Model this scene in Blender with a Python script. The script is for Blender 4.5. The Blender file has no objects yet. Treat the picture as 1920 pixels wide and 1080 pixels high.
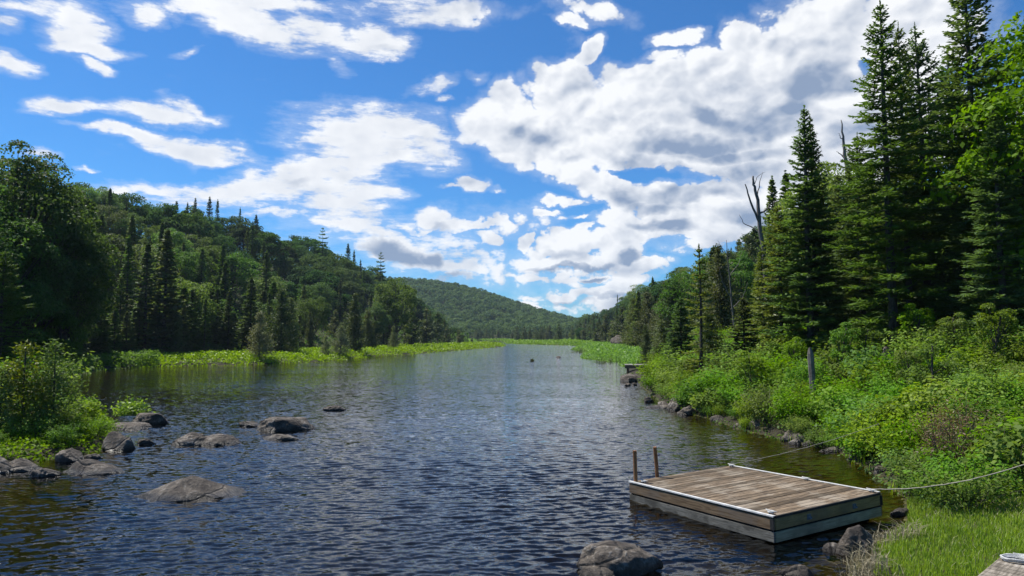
import bpy, bmesh, math, random
import numpy as np
from mathutils import Vector, noise as mnoise
R = math.radians
random.seed(7)
RNG = np.random.default_rng(11)
S = bpy.context.scene
C = S.collection

# ------------------------------------------------------------------ camera
H0 = 3.6
HAZE = .0001
PITCH = math.atan(92/1280)
cam_d = bpy.data.cameras.new('camera'); cam_d.lens = 24; cam_d.sensor_width = 36
cam_d.clip_start = 0.1; cam_d.clip_end = 8000
cam = bpy.data.objects.new('camera', cam_d); C.objects.link(cam)
cam.location = (0, 0, H0); cam.rotation_euler = (math.pi/2 + PITCH, 0, 0)
S.camera = cam

# ------------------------------------------------------------------ light
SUN_AZ, SUN_EL = -58.0, 60.0      # degrees from +Y (negative = left), elevation
S.view_settings.view_transform = 'Standard'; S.view_settings.look = 'None'
S.view_settings.gamma = 1.0; S.view_settings.exposure = 0.50
S.cycles.max_bounces = 7; S.cycles.diffuse_bounces = 2; S.cycles.glossy_bounces = 3
S.cycles.transmission_bounces = 3; S.cycles.transparent_max_bounces = 6; S.cycles.volume_bounces = 0
S.cycles.caustics_reflective = False; S.cycles.caustics_refractive = False
S.cycles.sample_clamp_indirect = 4.0
sl = bpy.data.lights.new('sun', 'SUN'); sl.energy = 5.0; sl.angle = R(0.53); sl.color = (1.0, 0.95, 0.86)
sun = bpy.data.objects.new('sun', sl); C.objects.link(sun)
sd = Vector((math.sin(R(SUN_AZ))*math.cos(R(SUN_EL)), math.cos(R(SUN_AZ))*math.cos(R(SUN_EL)), math.sin(R(SUN_EL))))
sun.rotation_euler = sd.to_track_quat('Z', 'Y').to_euler()
sun.location = (0, 0, 60)

def pix_ray(px, py):
    xc = (px-960)/1280; yc = (540-py)/1280
    return np.array([xc, math.cos(PITCH)-math.sin(PITCH)*yc, math.sin(PITCH)+math.cos(PITCH)*yc])
def uv(px, py):
    r = pix_ray(px, py); return r[0]/r[1], r[2]/r[1]
def at(px, py, z=0.0):
    r = pix_ray(px, py); t = (z-H0)/r[2]; return np.array([r[0]*t, r[1]*t, z])
def atY(px, py, Y):
    u, v = uv(px, py); return np.array([u*Y, Y, H0+v*Y])
def colx(px, Y): return (px-960)/1280*Y

# node helper
class NT:
    def __init__(s, tree): s.t = tree; s.n = tree.nodes; s.l = tree.links
    def put(s, sock, v):
        if v is None: return
        if isinstance(v, bpy.types.NodeSocket): s.l.new(v, sock)
        else: sock.default_value = v
    def node(s, typ, ins=None, **kw):
        n = s.n.new(typ)
        for k, v in kw.items(): setattr(n, k, v)
        for k, v in (ins or {}).items(): s.put(n.inputs[k], v)
        return n
    def m(s, op, a, b=None, c=None, clamp=False):
        n = s.n.new('ShaderNodeMath'); n.operation = op; n.use_clamp = clamp
        s.put(n.inputs[0], a); s.put(n.inputs[1], b)
        if c is not None: s.put(n.inputs[2], c)
        return n.outputs[0]
    def mix(s, f, a, b, typ='RGBA', blend='MIX'):
        n = s.n.new('ShaderNodeMix'); n.data_type = typ
        if typ == 'RGBA': n.blend_type = blend; A, B, O = 6, 7, 2
        else: A, B, O = 2, 3, 0
        s.put(n.inputs[0], f)
        for i, v in ((A, a), (B, b)):
            if isinstance(v, tuple) and len(v) == 3: v = (*v, 1)
            s.put(n.inputs[i], v)
        return n.outputs[O]
    def ss(s, x, a, b, lo=0.0, hi=1.0):
        n = s.n.new('ShaderNodeMapRange'); n.interpolation_type = 'SMOOTHSTEP'
        s.put(n.inputs[0], x); n.inputs[1].default_value = a; n.inputs[2].default_value = b
        n.inputs[3].default_value = lo; n.inputs[4].default_value = hi
        return n.outputs[0]
    def noise(s, vec, scale, detail=4, rough=.55, dist=0.0, out=0, dims='3D'):
        n = s.n.new('ShaderNodeTexNoise'); n.noise_dimensions = dims
        s.put(n.inputs['Vector'], vec); n.inputs['Scale'].default_value = scale
        n.inputs['Detail'].default_value = detail; n.inputs['Roughness'].default_value = rough
        n.inputs['Distortion'].default_value = dist
        return n.outputs[out]
    def vm(s, op, a, b=None, sc=None):
        n = s.n.new('ShaderNodeVectorMath'); n.operation = op
        s.put(n.inputs[0], a)
        if b is not None: s.put(n.inputs[1], b)
        if sc is not None: n.inputs['Scale'].default_value = sc
        return n.outputs['Value'] if op in ('LENGTH', 'DOT_PRODUCT', 'DISTANCE') else n.outputs[0]

# ------------------------------------------------------------------ sky and clouds
# cloud banks as directions: centre x, y, half width, half height, tilt (degrees, up to the right), weight
CLOUDS = [
 (700,262,165,62,-8,1.1),(600,325,200,45,14,1.1),(770,262,105,40,-24,1),(470,352,200,24,5,1),(300,348,100,15,0,.8),(640,375,110,45,5,1),
 (640,415,75,18,0,.7),(400,368,70,14,-5,.7),(520,400,70,12,0,.7),
 (290,213,120,20,-4,.95),(355,205,60,15,-18,.85),(250,255,110,12,-6,.9),(360,275,125,23,-10,1.1),(110,207,75,18,4,.9),
 (135,50,65,48,-25,.95),(165,88,80,17,-8,1),(28,124,52,25,-12,1.15),(172,118,34,11,-22,.75),(70,20,80,20,0,.5),(270,25,40,22,0,.8),
 (75,296,34,8,-4,.7),(168,319,22,5,0,.6),(15,52,26,16,0,.5),
 (480,50,145,42,-20,1.05),(430,12,200,22,0,.8),(700,75,85,36,-8,1.1),(600,60,90,35,-20,.9),(800,20,150,22,0,.5),(880,14,75,20,0,.8),(725,100,40,16,0,.7),
 (350,97,30,6,8,.4),(640,128,18,12,-40,.35),(805,165,45,11,16,.55),(825,188,16,6,0,.4),(900,150,20,8,0,.3),
 (1120,18,75,22,-10,.75),(1270,65,45,14,5,.6),(1105,90,42,14,42,1),(1240,100,30,10,0,.35),(1080,40,30,10,0,.4),
 (930,225,90,50,20,1.1),(950,180,35,25,40,.7),(1060,170,70,55,0,1.1),(1010,270,110,70,-20,1.2),(1130,230,150,95,5,1.6),(1180,150,90,45,0,1),(1280,200,160,95,10,1.8),(1400,80,48,46,0,1.2),
 (1420,190,170,110,0,1.8),(1560,90,170,110,0,1.4),(1700,60,190,110,0,1.1),(1700,230,230,110,0,1.3),(1300,280,180,50,0,1.6),(1480,310,200,70,0,1.6),
 (1140,360,130,36,-25,1),(1250,385,110,45,-10,1.2),(1350,400,170,65,0,1.3),(1230,430,110,35,0,1.1),(1190,455,90,20,5,.9),(1330,440,150,30,0,.9),
 (886,352,31,19,-8,1.2),(848,357,24,4,0,.5),(925,364,16,6,0,.5),
 (815,410,38,19,-5,1.15),(870,422,90,12,0,.95),(785,425,34,7,0,.7),(770,440,120,24,0,.1),(735,460,80,34,-20,1.15),(790,480,45,22,-20,1),(915,448,34,13,-20,.9),
 (840,498,80,15,-8,.75),(850,518,60,9,0,.6),(1060,384,56,11,-4,.9),(1020,406,22,6,0,.5),(1080,416,36,5,0,.5),
 (992,452,18,17,0,1.1),(1050,460,62,24,5,1.15),(1090,440,36,9,8,.9),(1060,486,80,12,0,.95),(1170,478,44,26,12,1.15),(1220,400,40,10,0,.4),
 (1010,514,80,9,0,.6),(1050,548,60,15,0,.85),(1000,552,50,6,0,.5),(1110,518,24,8,0,.9),(1150,540,70,12,10,.7),(1215,505,60,13,10,.65),(1030,575,200,22,0,.4),(950,500,110,35,0,.12),(1300,470,80,12,0,.5),
]
GAPS = [(1200,324,62,17,0,1.6),(1622,122,40,14,15,1.1),(1700,185,80,10,0,.5),(1300,66,30,10,0,.3),(1120,408,36,8,0,.6),(820,372,60,14,0,.5),(1280,130,30,8,0,.5)]
DARKS = [(1180,300,90,30,-10,.7),(1270,320,60,14,0,.5),(1240,250,60,30,0,.7),(1060,300,40,20,0,.4),(1050,474,50,10,0,.6),(1060,558,40,6,0,.6),(1400,330,80,30,0,.8),(1230,395,60,14,0,.6),(1170,380,50,16,0,.5),(1440,225,150,45,0,.9),(1300,262,150,32,0,1),(1370,290,120,22,0,.8),(1340,212,70,28,-15,.9),(1560,150,110,40,0,.8),(1330,365,130,28,5,1),(1240,430,70,14,0,.7),(1620,260,120,40,0,.8),
 (1420,400,90,26,0,.7),(1480,80,90,22,0,.5),(1010,250,50,22,0,.4),(740,468,72,24,-20,1.1),(800,482,36,18,-20,1),(822,425,26,10,0,.7),(1060,496,90,8,0,1.1),(1182,488,38,16,0,1),(1110,520,26,7,0,1),
 (560,345,40,12,0,.35),(720,90,50,12,0,.4),(1060,562,70,8,0,.7),(850,520,60,8,0,.6),(1160,552,70,8,0,.6),(660,290,120,30,0,.22),(1110,200,60,26,0,.4)]  # shaded parts of the clouds, painted as darker patches
W = bpy.data.worlds.new('World'); S.world = W; W.use_nodes = True
W.node_tree.nodes.clear(); nt = NT(W.node_tree)
W.cycles.sampling_method = 'MANUAL'; W.cycles.sample_map_resolution = 512
geo = nt.node('ShaderNodeTexCoord').outputs['Generated']
sky = nt.node('ShaderNodeTexSky', sky_type='NISHITA', sun_disc=False, sun_elevation=R(SUN_EL), sun_rotation=R(SUN_AZ),
              altitude=300, air_density=1.0, dust_density=0.35, ozone_density=3.0)
sep = nt.node('ShaderNodeSeparateXYZ', {0: geo})
X, Y, Z = sep.outputs
front = nt.ss(Y, 0.15, 0.4)
ysafe = nt.m('MAXIMUM', Y, 0.08)
U = nt.m('DIVIDE', X, ysafe); V = nt.m('DIVIDE', Z, ysafe)
P0 = nt.node('ShaderNodeCombineXYZ', {0: U, 1: V}).outputs[0]
stretch = nt.vm('MULTIPLY', geo, (1, 1, 1.35))
# warp the outlines with noise
wv = nt.noise(stretch, 7.0, 3, .55, out=1)
wv2 = nt.noise(stretch, 26.0, 4, .6, out=1)
w1 = nt.vm('SCALE', nt.vm('SUBTRACT', wv, (.5, .5, .5)), sc=.075)
w2 = nt.vm('SCALE', nt.vm('SUBTRACT', wv2, (.5, .5, .5)), sc=.03)
P = nt.vm('ADD', nt.vm('ADD', P0, w1), w2)
def field(lst, Pv, acc=None):
    # evaluated in short chains (each takes the last result along in its unused third coordinate)
    for i, (cx, cy, rx, ry, rot, wt) in enumerate(lst):
        if acc is not None and i % 6 == 0:
            Pv = nt.node('ShaderNodeCombineXYZ', {0: PX, 1: PY, 2: acc}).outputs[0]
        u, v = uv(cx, cy)
        mp = nt.node('ShaderNodeMapping', {'Vector': Pv, 'Location': (u, v, 0), 'Rotation': (0, 0, R(rot)), 'Scale': (rx/1280, ry/1280, 1e5)}, vector_type='TEXTURE')
        d = nt.vm('DOT_PRODUCT', mp.outputs[0], mp.outputs[0])
        f = nt.m('MULTIPLY_ADD', d, -wt, wt)
        acc = nt.m('MAXIMUM', -1.5 if acc is None else acc, f)
    return acc
flat = nt.vm('MULTIPLY', P, (1, 1, 0))
PX, PY, _pz = nt.node('ShaderNodeSeparateXYZ', {0: flat}).outputs
D = field(CLOUDS, flat)
G = nt.m('MAXIMUM', field(GAPS, flat), 0.0)
D = nt.m('SUBTRACT', D, G)
D = nt.m('MAXIMUM', D, -1.2)
def billow(vec, octs):
    acc = 0.0
    for sc_, k in octs:
        n_ = nt.noise(vec, sc_, 0, .5)
        n_ = nt.m('ABSOLUTE', nt.m('MULTIPLY_ADD', n_, 2*k, -k))
        acc = nt.m('ADD', acc, n_)
    return acc
OCT = [(8.5, 1.0), (18, .58), (38, .34), (79, .2), (160, .12)]
bil = billow(stretch, OCT)                       # puffy: rounded lobes with narrow creases
wisp = nt.noise(nt.vm('MULTIPLY', geo, (1, 1, 4.2)), 15.0, 7, .66)
left_ = nt.ss(U, 0.02, -0.18)                    # the banks on the left are streaky, those on the right are cumulus
nfine = nt.noise(stretch, 44.0, 5, .62)
soft = nt.m('MULTIPLY_ADD', wisp, 3.6, -1.8)
puff = nt.m('MULTIPLY_ADD', bil, 1.7, -.78)
nn = nt.mix(nt.m('MULTIPLY_ADD', left_, .75, .12), puff, soft, 'FLOAT')
nn = nt.m('ADD', nn, nt.m('MULTIPLY_ADD', nfine, .8, -.4))
# the rest of the sky (overhead and behind): scattered cumulus
plane = nt.vm('SCALE', geo, sc=1.0)
den = nt.m('ADD', nt.m('MAXIMUM', Z, 0.0), 0.25)
pl = nt.node('ShaderNodeCombineXYZ', {0: nt.m('DIVIDE', X, den), 1: nt.m('DIVIDE', Y, den), 2: Z}).outputs[0]
gen = nt.m('MULTIPLY', nt.m('SUBTRACT', nt.noise(pl, 1.9, 7, .6), .72), 4.0)
vhi = nt.ss(V, 0.5, 0.68)
wf = nt.m('MULTIPLY', front, nt.m('SUBTRACT', 1.0, vhi))
D = nt.mix(wf, gen, nt.m('ADD', D, nn), 'FLOAT')
mask = nt.mix(left_, nt.ss(D, -0.05, 0.38), nt.ss(D, -0.2, 0.75), 'FLOAT')
thin = nt.m('MULTIPLY', nt.ss(D, -0.85, 0.3), .22)
cover = nt.m('MAXIMUM', nt.m('MULTIPLY', mask, .97), thin)
# relief shading painted into the cloud colour: density sampled a little towards the sun
OCR = [(8.5, 1.0), (18, .55), (38, .24), (80, .09)]
bil1 = billow(stretch, OCR)
bil2 = billow(nt.vm('ADD', stretch, tuple(Vector(sd)*0.016)), OCR)
rel = nt.m('MULTIPLY', nt.m('SUBTRACT', bil1, bil2), nt.mix(left_, 1.3, .25, 'FLOAT'))
rel = nt.m('ADD', rel, nt.m('MULTIPLY', nt.m('MULTIPLY_ADD', wisp, .6, -.3), nt.m('MULTIPLY_ADD', left_, .8, .2)))
dk = nt.m('MAXIMUM', field(DARKS, flat), 0.0)
dk = nt.m('MULTIPLY', nt.ss(nt.m('ADD', dk, nt.m('MULTIPLY_ADD', nt.noise(stretch, 11.0, 3, .5), 1.6, -.85)), -.2, 1.15), .95)
dk = nt.m('MULTIPLY', dk, front)
body = nt.m('MULTIPLY', nt.ss(D, 0.5, 1.9), .24)
shade = nt.m('ADD', nt.m('SUBTRACT', nt.m('ADD', dk, body), nt.m('MULTIPLY', rel, nt.m('MULTIPLY_ADD', dk, .1, 1.0))), .06, clamp=True)
ccol = nt.mix(shade, (7.1, 7.2, 7.35), (2.0, 2.6, 3.7))
col = nt.mix(cover, nt.mix(1.0, sky.outputs[0], (0.27, 0.63, 0.95), blend='MULTIPLY'), ccol)
bg = nt.node('ShaderNodeBackground', {'Color': col, 'Strength': 0.10})
out = nt.node('ShaderNodeOutputWorld', {0: bg.outputs[0]})

# ------------------------------------------------------------------ materials
def newmat(name):
    m = bpy.data.materials.new(name); m.use_nodes = True; m.node_tree.nodes.clear()
    return m, NT(m.node_tree)
def finish(nt, shader, disp=None):
    o = nt.node('ShaderNodeOutputMaterial', {0: shader})
def leafmat(name, c1, c2, trans=.35, rough=.5, spec=.35, objvar=.35, tw=(1.5, 1.5, .7)):
    m, n = newmat(name)
    a = n.node('ShaderNodeAttribute', attribute_name='rnd').outputs['Fac']
    oi = n.node('ShaderNodeObjectInfo').outputs['Random']
    tc = n.node('ShaderNodeTexCoord').outputs['Object']
    big = n.noise(tc, .6, 2)
    f = n.m('ADD', n.m('MULTIPLY', a, .55), n.m('MULTIPLY', n.m('SUBTRACT', big, .25), .8), clamp=True)
    col = n.mix(f, c1, c2)
    k = n.m('MULTIPLY_ADD', oi, objvar*2, 1-objvar)
    hs = n.node('ShaderNodeHueSaturation', {'Hue': n.m('MULTIPLY_ADD', n.m('FRACT', n.m('MULTIPLY', oi, 7.13)), .05, .475), 'Saturation': n.m('MULTIPLY_ADD', n.m('FRACT', n.m('MULTIPLY', oi, 3.7)), .3, .85), 'Value': k, 'Color': col})
    col = hs.outputs[0]
    p = n.node('ShaderNodeBsdfPrincipled', {'Base Color': col, 'Roughness': rough, 'Specular IOR Level': spec})
    t = n.node('ShaderNodeBsdfTranslucent', {'Color': n.mix(1.0, col, tw, blend='MULTIPLY')})
    finish(n, n.node('ShaderNodeMixShader', {0: trans, 1: p.outputs[0], 2: t.outputs[0]}).outputs[0])
    return m
M = {}
M['leaf'] = leafmat('leaf_green', (.065, .115, .028), (.14, .22, .05), trans=.42, rough=.6, spec=.2)
M['leaf_far'] = leafmat('leaf_far', (.05, .095, .035), (.085, .145, .045), trans=.3, rough=.8, spec=.05)
M['leaf_bright'] = leafmat('leaf_bright', (.10, .17, .02), (.20, .30, .04), trans=.45, spec=.2, rough=.6)
M['fir'] = leafmat('fir_needles', (.045, .082, .026), (.145, .215, .05), trans=.38, rough=.6, spec=.2, objvar=.2)
M['firgold'] = leafmat('fir_yellowish', (.09, .12, .018), (.18, .21, .03), trans=.35, objvar=.15)
M['cedar'] = leafmat('cedar_scale', (.06, .085, .03), (.125, .15, .05), trans=.3, rough=.65, objvar=.25)
M['palecedar'] = leafmat('cedar_pale', (.14, .16, .075), (.25, .28, .14), trans=.25, rough=.65, objvar=.15)
M['cedarlight'] = leafmat('cedar_light', (.09, .13, .03), (.18, .23, .055), trans=.4, rough=.65, objvar=.2)
M['shrub'] = leafmat('shrub_leaf', (.08, .16, .015), (.21, .335, .03), trans=.42, objvar=.3, spec=.15, rough=.6)
M['marsh'] = leafmat('marsh_leaf', (.12, .24, .012), (.23, .38, .025), trans=.4, objvar=.0)
M['grass'] = leafmat('grass_blade', (.10, .19, .01), (.36, .46, .035), trans=.4, objvar=0)
M['straw'] = leafmat('straw_blade', (.22, .20, .11), (.38, .35, .2), trans=.3, objvar=.1, tw=(1.1, 1.1, .9))
M['rust'] = leafmat('brown_needles', (.10, .06, .025), (.17, .11, .04), trans=.3, objvar=.2, tw=(1.2, 1.1, .9))

def simple(name, c1, c2, scale, rough=.85, bump=.4, stretch=(1, 1, 1), spec=.3, detail=6, coord='Object', metal=0):
    m, n = newmat(name)
    tc = n.node('ShaderNodeTexCoord').outputs[coord]
    v = n.vm('MULTIPLY', tc, stretch)
    a = n.noise(v, scale, detail, .6); b = n.noise(v, scale*4.3, detail, .65)
    f = n.ss(n.m('ADD', n.m('MULTIPLY', a, .6), n.m('MULTIPLY', b, .4)), .33, .67)
    bp = n.node('ShaderNodeBump', {'Strength': bump, 'Distance': .02, 'Height': b})
    p = n.node('ShaderNodeBsdfPrincipled', {'Base Color': n.mix(f, c1, c2), 'Roughness': rough, 'Specular IOR Level': spec, 'Metallic': metal, 'Normal': bp.outputs[0]})
    finish(n, p.outputs[0]); return m
M['bark'] = simple('bark', (.035, .028, .022), (.11, .095, .08), 3, stretch=(4, 4, .8))
M['greybark'] = simple('grey_bark', (.075, .068, .060), (.22, .20, .185), 3, stretch=(5, 5, .8))
M['twig'] = simple('dead_twig', (.08, .07, .06), (.2, .18, .16), 3)

# rock: dark and wet by the waterline, lichen on it
m, n = newmat('rock'); M['rock'] = m
g = n.node('ShaderNodeNewGeometry'); tc = g.outputs['Position']
a = n.noise(tc, 2.2, 8, .62); b = n.noise(tc, 14, 8, .7); vor = n.node('ShaderNodeTexVoronoi', {'Vector': tc, 'Scale': 1.3}, feature='DISTANCE_TO_EDGE').outputs[0]
c = n.mix(n.ss(a, .35, .65), (.052, .042, .034), (.165, .138, .11))
c = n.mix(n.m('MULTIPLY', n.ss(n.m('ADD', b, n.m('MULTIPLY', n.m('SUBTRACT', a, .5), .8)), .56, .70), .7), c, (.30, .28, .25))
c = n.mix(n.m('MULTIPLY', n.ss(b, .50, .36), .5), c, (.03, .027, .024))
zz = n.node('ShaderNodeSeparateXYZ', {0: tc}).outputs[2]
wet = n.ss(n.m('ADD', zz, n.m('MULTIPLY', n.m('SUBTRACT', a, .5), .16)), .15, .05)
c = n.mix(n.m('MULTIPLY', wet, .8), c, (.018, .015, .012))
hgt = n.m('ADD', n.m('MULTIPLY', a, .6), n.m('ADD', n.m('MULTIPLY', b, .35), n.m('MULTIPLY', n.m('MINIMUM', vor, .05), 4.0)))
bp = n.node('ShaderNodeBump', {'Strength': 1.0, 'Distance': .2, 'Height': hgt})
p = n.node('ShaderNodeBsdfPrincipled', {'Base Color': c, 'Roughness': n.mix(wet, .85, .3, 'FLOAT'), 'Specular IOR Level': .35, 'Normal': bp.outputs[0]})
finish(n, p.outputs[0])

# soil and riverbed
m, n = newmat('soil_and_bed'); M['ground'] = m
g = n.node('ShaderNodeNewGeometry'); pos = g.outputs['Position']
z = n.node('ShaderNodeSeparateXYZ', {0: pos}).outputs[2]
a = n.noise(pos, .8, 6, .6); b = n.noise(pos, 6, 8, .65)
land = n.mix(n.ss(b, .4, .62), (.035, .045, .014), (.075, .085, .026))
land = n.mix(n.m('MULTIPLY', n.ss(a, .52, .62), .5), land, (.06, .05, .028))
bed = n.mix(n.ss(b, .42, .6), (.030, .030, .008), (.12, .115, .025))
bed = n.mix(n.ss(z, -.35, -1.3), bed, (.010, .008, .005))  # bed colour darkens with depth, standing in for light the water absorbs
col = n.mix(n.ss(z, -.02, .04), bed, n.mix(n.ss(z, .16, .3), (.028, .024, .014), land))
bp = n.node('ShaderNodeBump', {'Strength': .6, 'Distance': .08, 'Height': b})
p = n.node('ShaderNodeBsdfPrincipled', {'Base Color': col, 'Roughness': .9, 'Specular IOR Level': .2, 'Normal': bp.outputs[0]})
finish(n, p.outputs[0])

# water
m, n = newmat('river_water'); M['water'] = m
pos = n.node('ShaderNodeNewGeometry').outputs['Position']
def rot_scaled(ang, sx, sy):
    return n.node('ShaderNodeMapping', {'Vector': pos, 'Rotation': (0, 0, R(ang)), 'Scale': (sx, sy, 1)}).outputs[0]
def slopes(ang, sx, sy, scale, det, k, rough=.55):
    c = n.noise(rot_scaled(ang, sx, sy), scale, det, rough, out=1)
    return n.vm('MULTIPLY', n.vm('SUBTRACT', c, (.5, .5, .5)), k)
gust = n.ss(n.noise(rot_scaled(5, .35, 1.0), .11, 3, .6), .3, .7, .6, 1.25)
v = n.vm('ADD', slopes(-9, .42, 1.0, 11.5, 3, (.22, .85, 0), .6), slopes(7, .36, 1.0, 5.2, 2, (.08, .42, 0)))
g_ = n.node('ShaderNodeCombineXYZ', {0: gust, 1: gust, 2: 1.0}).outputs[0]
v = n.vm('MULTIPLY', v, g_)
N = n.vm('NORMALIZE', n.vm('ADD', v, n.node('ShaderNodeNewGeometry').outputs['Normal']))
fr = n.node('ShaderNodeFresnel', {'IOR': 1.42, 'Normal': N}).outputs[0]
gl = n.node('ShaderNodeBsdfGlossy', {'Color': (1, 1, 1, 1), 'Roughness': .05, 'Normal': N})
tr = n.node('ShaderNodeBsdfTransparent', {'Color': (.42, .36, .20, 1)})
finish(n, n.node('ShaderNodeMixShader', {0: fr, 1: tr.outputs[0], 2: gl.outputs[0]}).outputs[0])

# ------------------------------------------------------------------ mesh helpers
def tagp(o, label=None, cat=None, group=None, kind=None):
    if label: o['label'] = label
    if cat: o['category'] = cat
    if group: o['group'] = group
    if kind: o['kind'] = kind
    return o
def mesh_np(name, V, F, mat, smooth=False, rnd=None):
    """V (n,3), F (m,k) uniform polygons"""
    V = np.asarray(V, dtype=np.float32); F = np.asarray(F, dtype=np.int32)
    me = bpy.data.meshes.new(name)
    k = F.shape[1]; me.vertices.add(len(V)); me.vertices.foreach_set('co', V.ravel())
    me.loops.add(F.size); me.loops.foreach_set('vertex_index', F.ravel())
    me.polygons.add(len(F)); me.polygons.foreach_set('loop_start', np.arange(len(F), dtype=np.int32)*k)
    me.polygons.foreach_set('loop_total', np.full(len(F), k, dtype=np.int32))
    if smooth: me.polygons.foreach_set('use_smooth', np.ones(len(F), dtype=bool))
    if rnd is not None:
        at_ = me.attributes.new('rnd', 'FLOAT', 'FACE'); at_.data.foreach_set('value', np.asarray(rnd, dtype=np.float32))
    me.materials.append(mat); me.update(calc_edges=True); me.validate()
    return me
def quads_mesh(name, Q, mat, rnd=None):
    n_ = len(Q); V = Q.reshape(-1, 3); F = np.arange(n_*4).reshape(n_, 4)
    return mesh_np(name, V, F, mat, rnd=RNG.random(n_) if rnd is None else rnd)
def norm(a): return a/np.maximum(np.linalg.norm(a, axis=-1, keepdims=True), 1e-9)
def leaves(c, nrm, size, aspect=.62, axis=None, droop=0):
    """diamond leaves at c, facing nrm; size scalar or (n,)"""
    n_ = len(c); size = np.broadcast_to(np.asarray(size, float), (n_,))[:, None]
    a = RNG.normal(size=(n_, 3)) if axis is None else axis
    t = norm(a - (a*nrm).sum(1, keepdims=True)*nrm); b = np.cross(nrm, t)
    return np.stack([c-t*size*.5, c+b*size*.5*aspect-t*size*.06, c+t*size*.5+nrm*size*droop, c-b*size*.5*aspect-t*size*.06], 1)
class Geo:
    def __init__(s): s.v = []; s.f = []; s.n = 0
    def add(s, V, F):
        V = np.asarray(V, float); s.v.append(V)
        s.f += [tuple(int(i)+s.n for i in f) for f in F]; s.n += len(V)
    def box(s, x0, x1, y0, y1, z0, z1):
        V = [(x, y, z) for z in (z0, z1) for y in (y0, y1) for x in (x0, x1)]
        s.add(V, [(0,2,3,1),(4,5,7,6),(0,1,5,4),(2,6,7,3),(0,4,6,2),(1,3,7,5)])
    def tube(s, pts, rad, n=7, cap=True):
        pts = np.asarray(pts, float); k = len(pts); rad = np.broadcast_to(np.asarray(rad, float), (k,))
        T = np.gradient(pts, axis=0); T = norm(T)
        ref = np.array([0, 0, 1.0]) if abs(T[0][2]) < .9 else np.array([1.0, 0, 0])
        V = []
        for i in range(k):
            a = np.cross(T[i], ref); a /= max(np.linalg.norm(a), 1e-9); b = np.cross(T[i], a); ref = np.cross(a, T[i])
            for j in range(n):
                th = 2*math.pi*j/n; V.append(pts[i]+rad[i]*(math.cos(th)*a+math.sin(th)*b))
        F = [(i*n+j, i*n+(j+1) % n, (i+1)*n+(j+1) % n, (i+1)*n+j) for i in range(k-1) for j in range(n)]
        if cap: F += [tuple(range(n))[::-1], tuple((k-1)*n+j for j in range(n))]
        s.add(V, F)
    def mesh(s, name, mat, smooth=False, bevel=0):
        me = bpy.data.meshes.new(name); me.from_pydata(np.concatenate(s.v).tolist(), [], s.f)
        if bevel:
            bm = bmesh.new(); bm.from_mesh(me); bmesh.ops.bevel(bm, geom=bm.edges[:], offset=bevel, segments=2, affect='EDGES', profile=.6); bm.to_mesh(me); bm.free()
        me.materials.append(mat)
        if smooth: me.polygons.foreach_set('use_smooth', [True]*len(me.polygons))
        me.update(); return me
def link(name, data, parent=None, loc=None, rot=None, scale=None):
    o = bpy.data.objects.new(name, data); C.objects.link(o)
    if parent is not None: o.parent = parent
    if loc is not None: o.location = [float(q) for q in loc]
    if rot is not None: o.rotation_euler = rot
    if scale is not None: o.scale = scale if hasattr(scale, '__len__') else (scale,)*3
    return o

# ------------------------------------------------------------------ shoreline and terrain
SH = [(-60,900),(0,886),(60,868),(100,860),(165,850),(200,842),(222,830),(212,815),(215,792),(195,780),(150,772),(110,760),(95,730),(120,702),(200,692),(300,687),(450,684),(600,678),
      (700,668),(770,664),(850,658),(940,650.5),(946,647),(900,645),(870,643.5),(895,640.2),(943,640.2),(952,644),(1000,646),(1085,648),(1098,650),(1075,656),(1100,661),(1096,672),(1139,677),(1175,681),
      (1176,695),(1190,712),(1206,728),(1225,746),(1250,762),(1290,776),(1330,786),(1380,804),(1420,813),(1480,830),(1530,838),(1570,848),(1598,866),(1640,892),(1665,912),(1690,935),(1692,985),(1655,1008),(1622,1030),(1600,1055),(1585,1090)]
P_ = [at(*q)[:2] for q in SH]
POLY = np.array([(-60, -60), (-60, 16.5)] + P_ + [(5.1, 7.5), (5.6, 3.0), (6.5, -60)])
def shore_dist(x, y):
    """signed distance, positive on land"""
    x = np.asarray(x, float); y = np.asarray(y, float)
    d2 = np.full(x.shape, 1e18); inside = np.zeros(x.shape, bool)
    n_ = len(POLY)
    for i in range(n_):
        ax, ay = POLY[i]; bx, by = POLY[(i+1) % n_]; dx, dy = bx-ax, by-ay
        t = np.clip(((x-ax)*dx+(y-ay)*dy)/(dx*dx+dy*dy+1e-12), 0, 1)
        d2 = np.minimum(d2, (x-ax-t*dx)**2+(y-ay-t*dy)**2)
        cond = ((ay > y) != (by > y))
        with np.errstate(divide='ignore', invalid='ignore'):
            xi = (bx-ax)*(y-ay)/(by-ay if by != ay else 1e-12)+ax
        inside ^= cond & (x < xi)
    d = np.sqrt(d2); return np.where(inside, -d, d)
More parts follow.
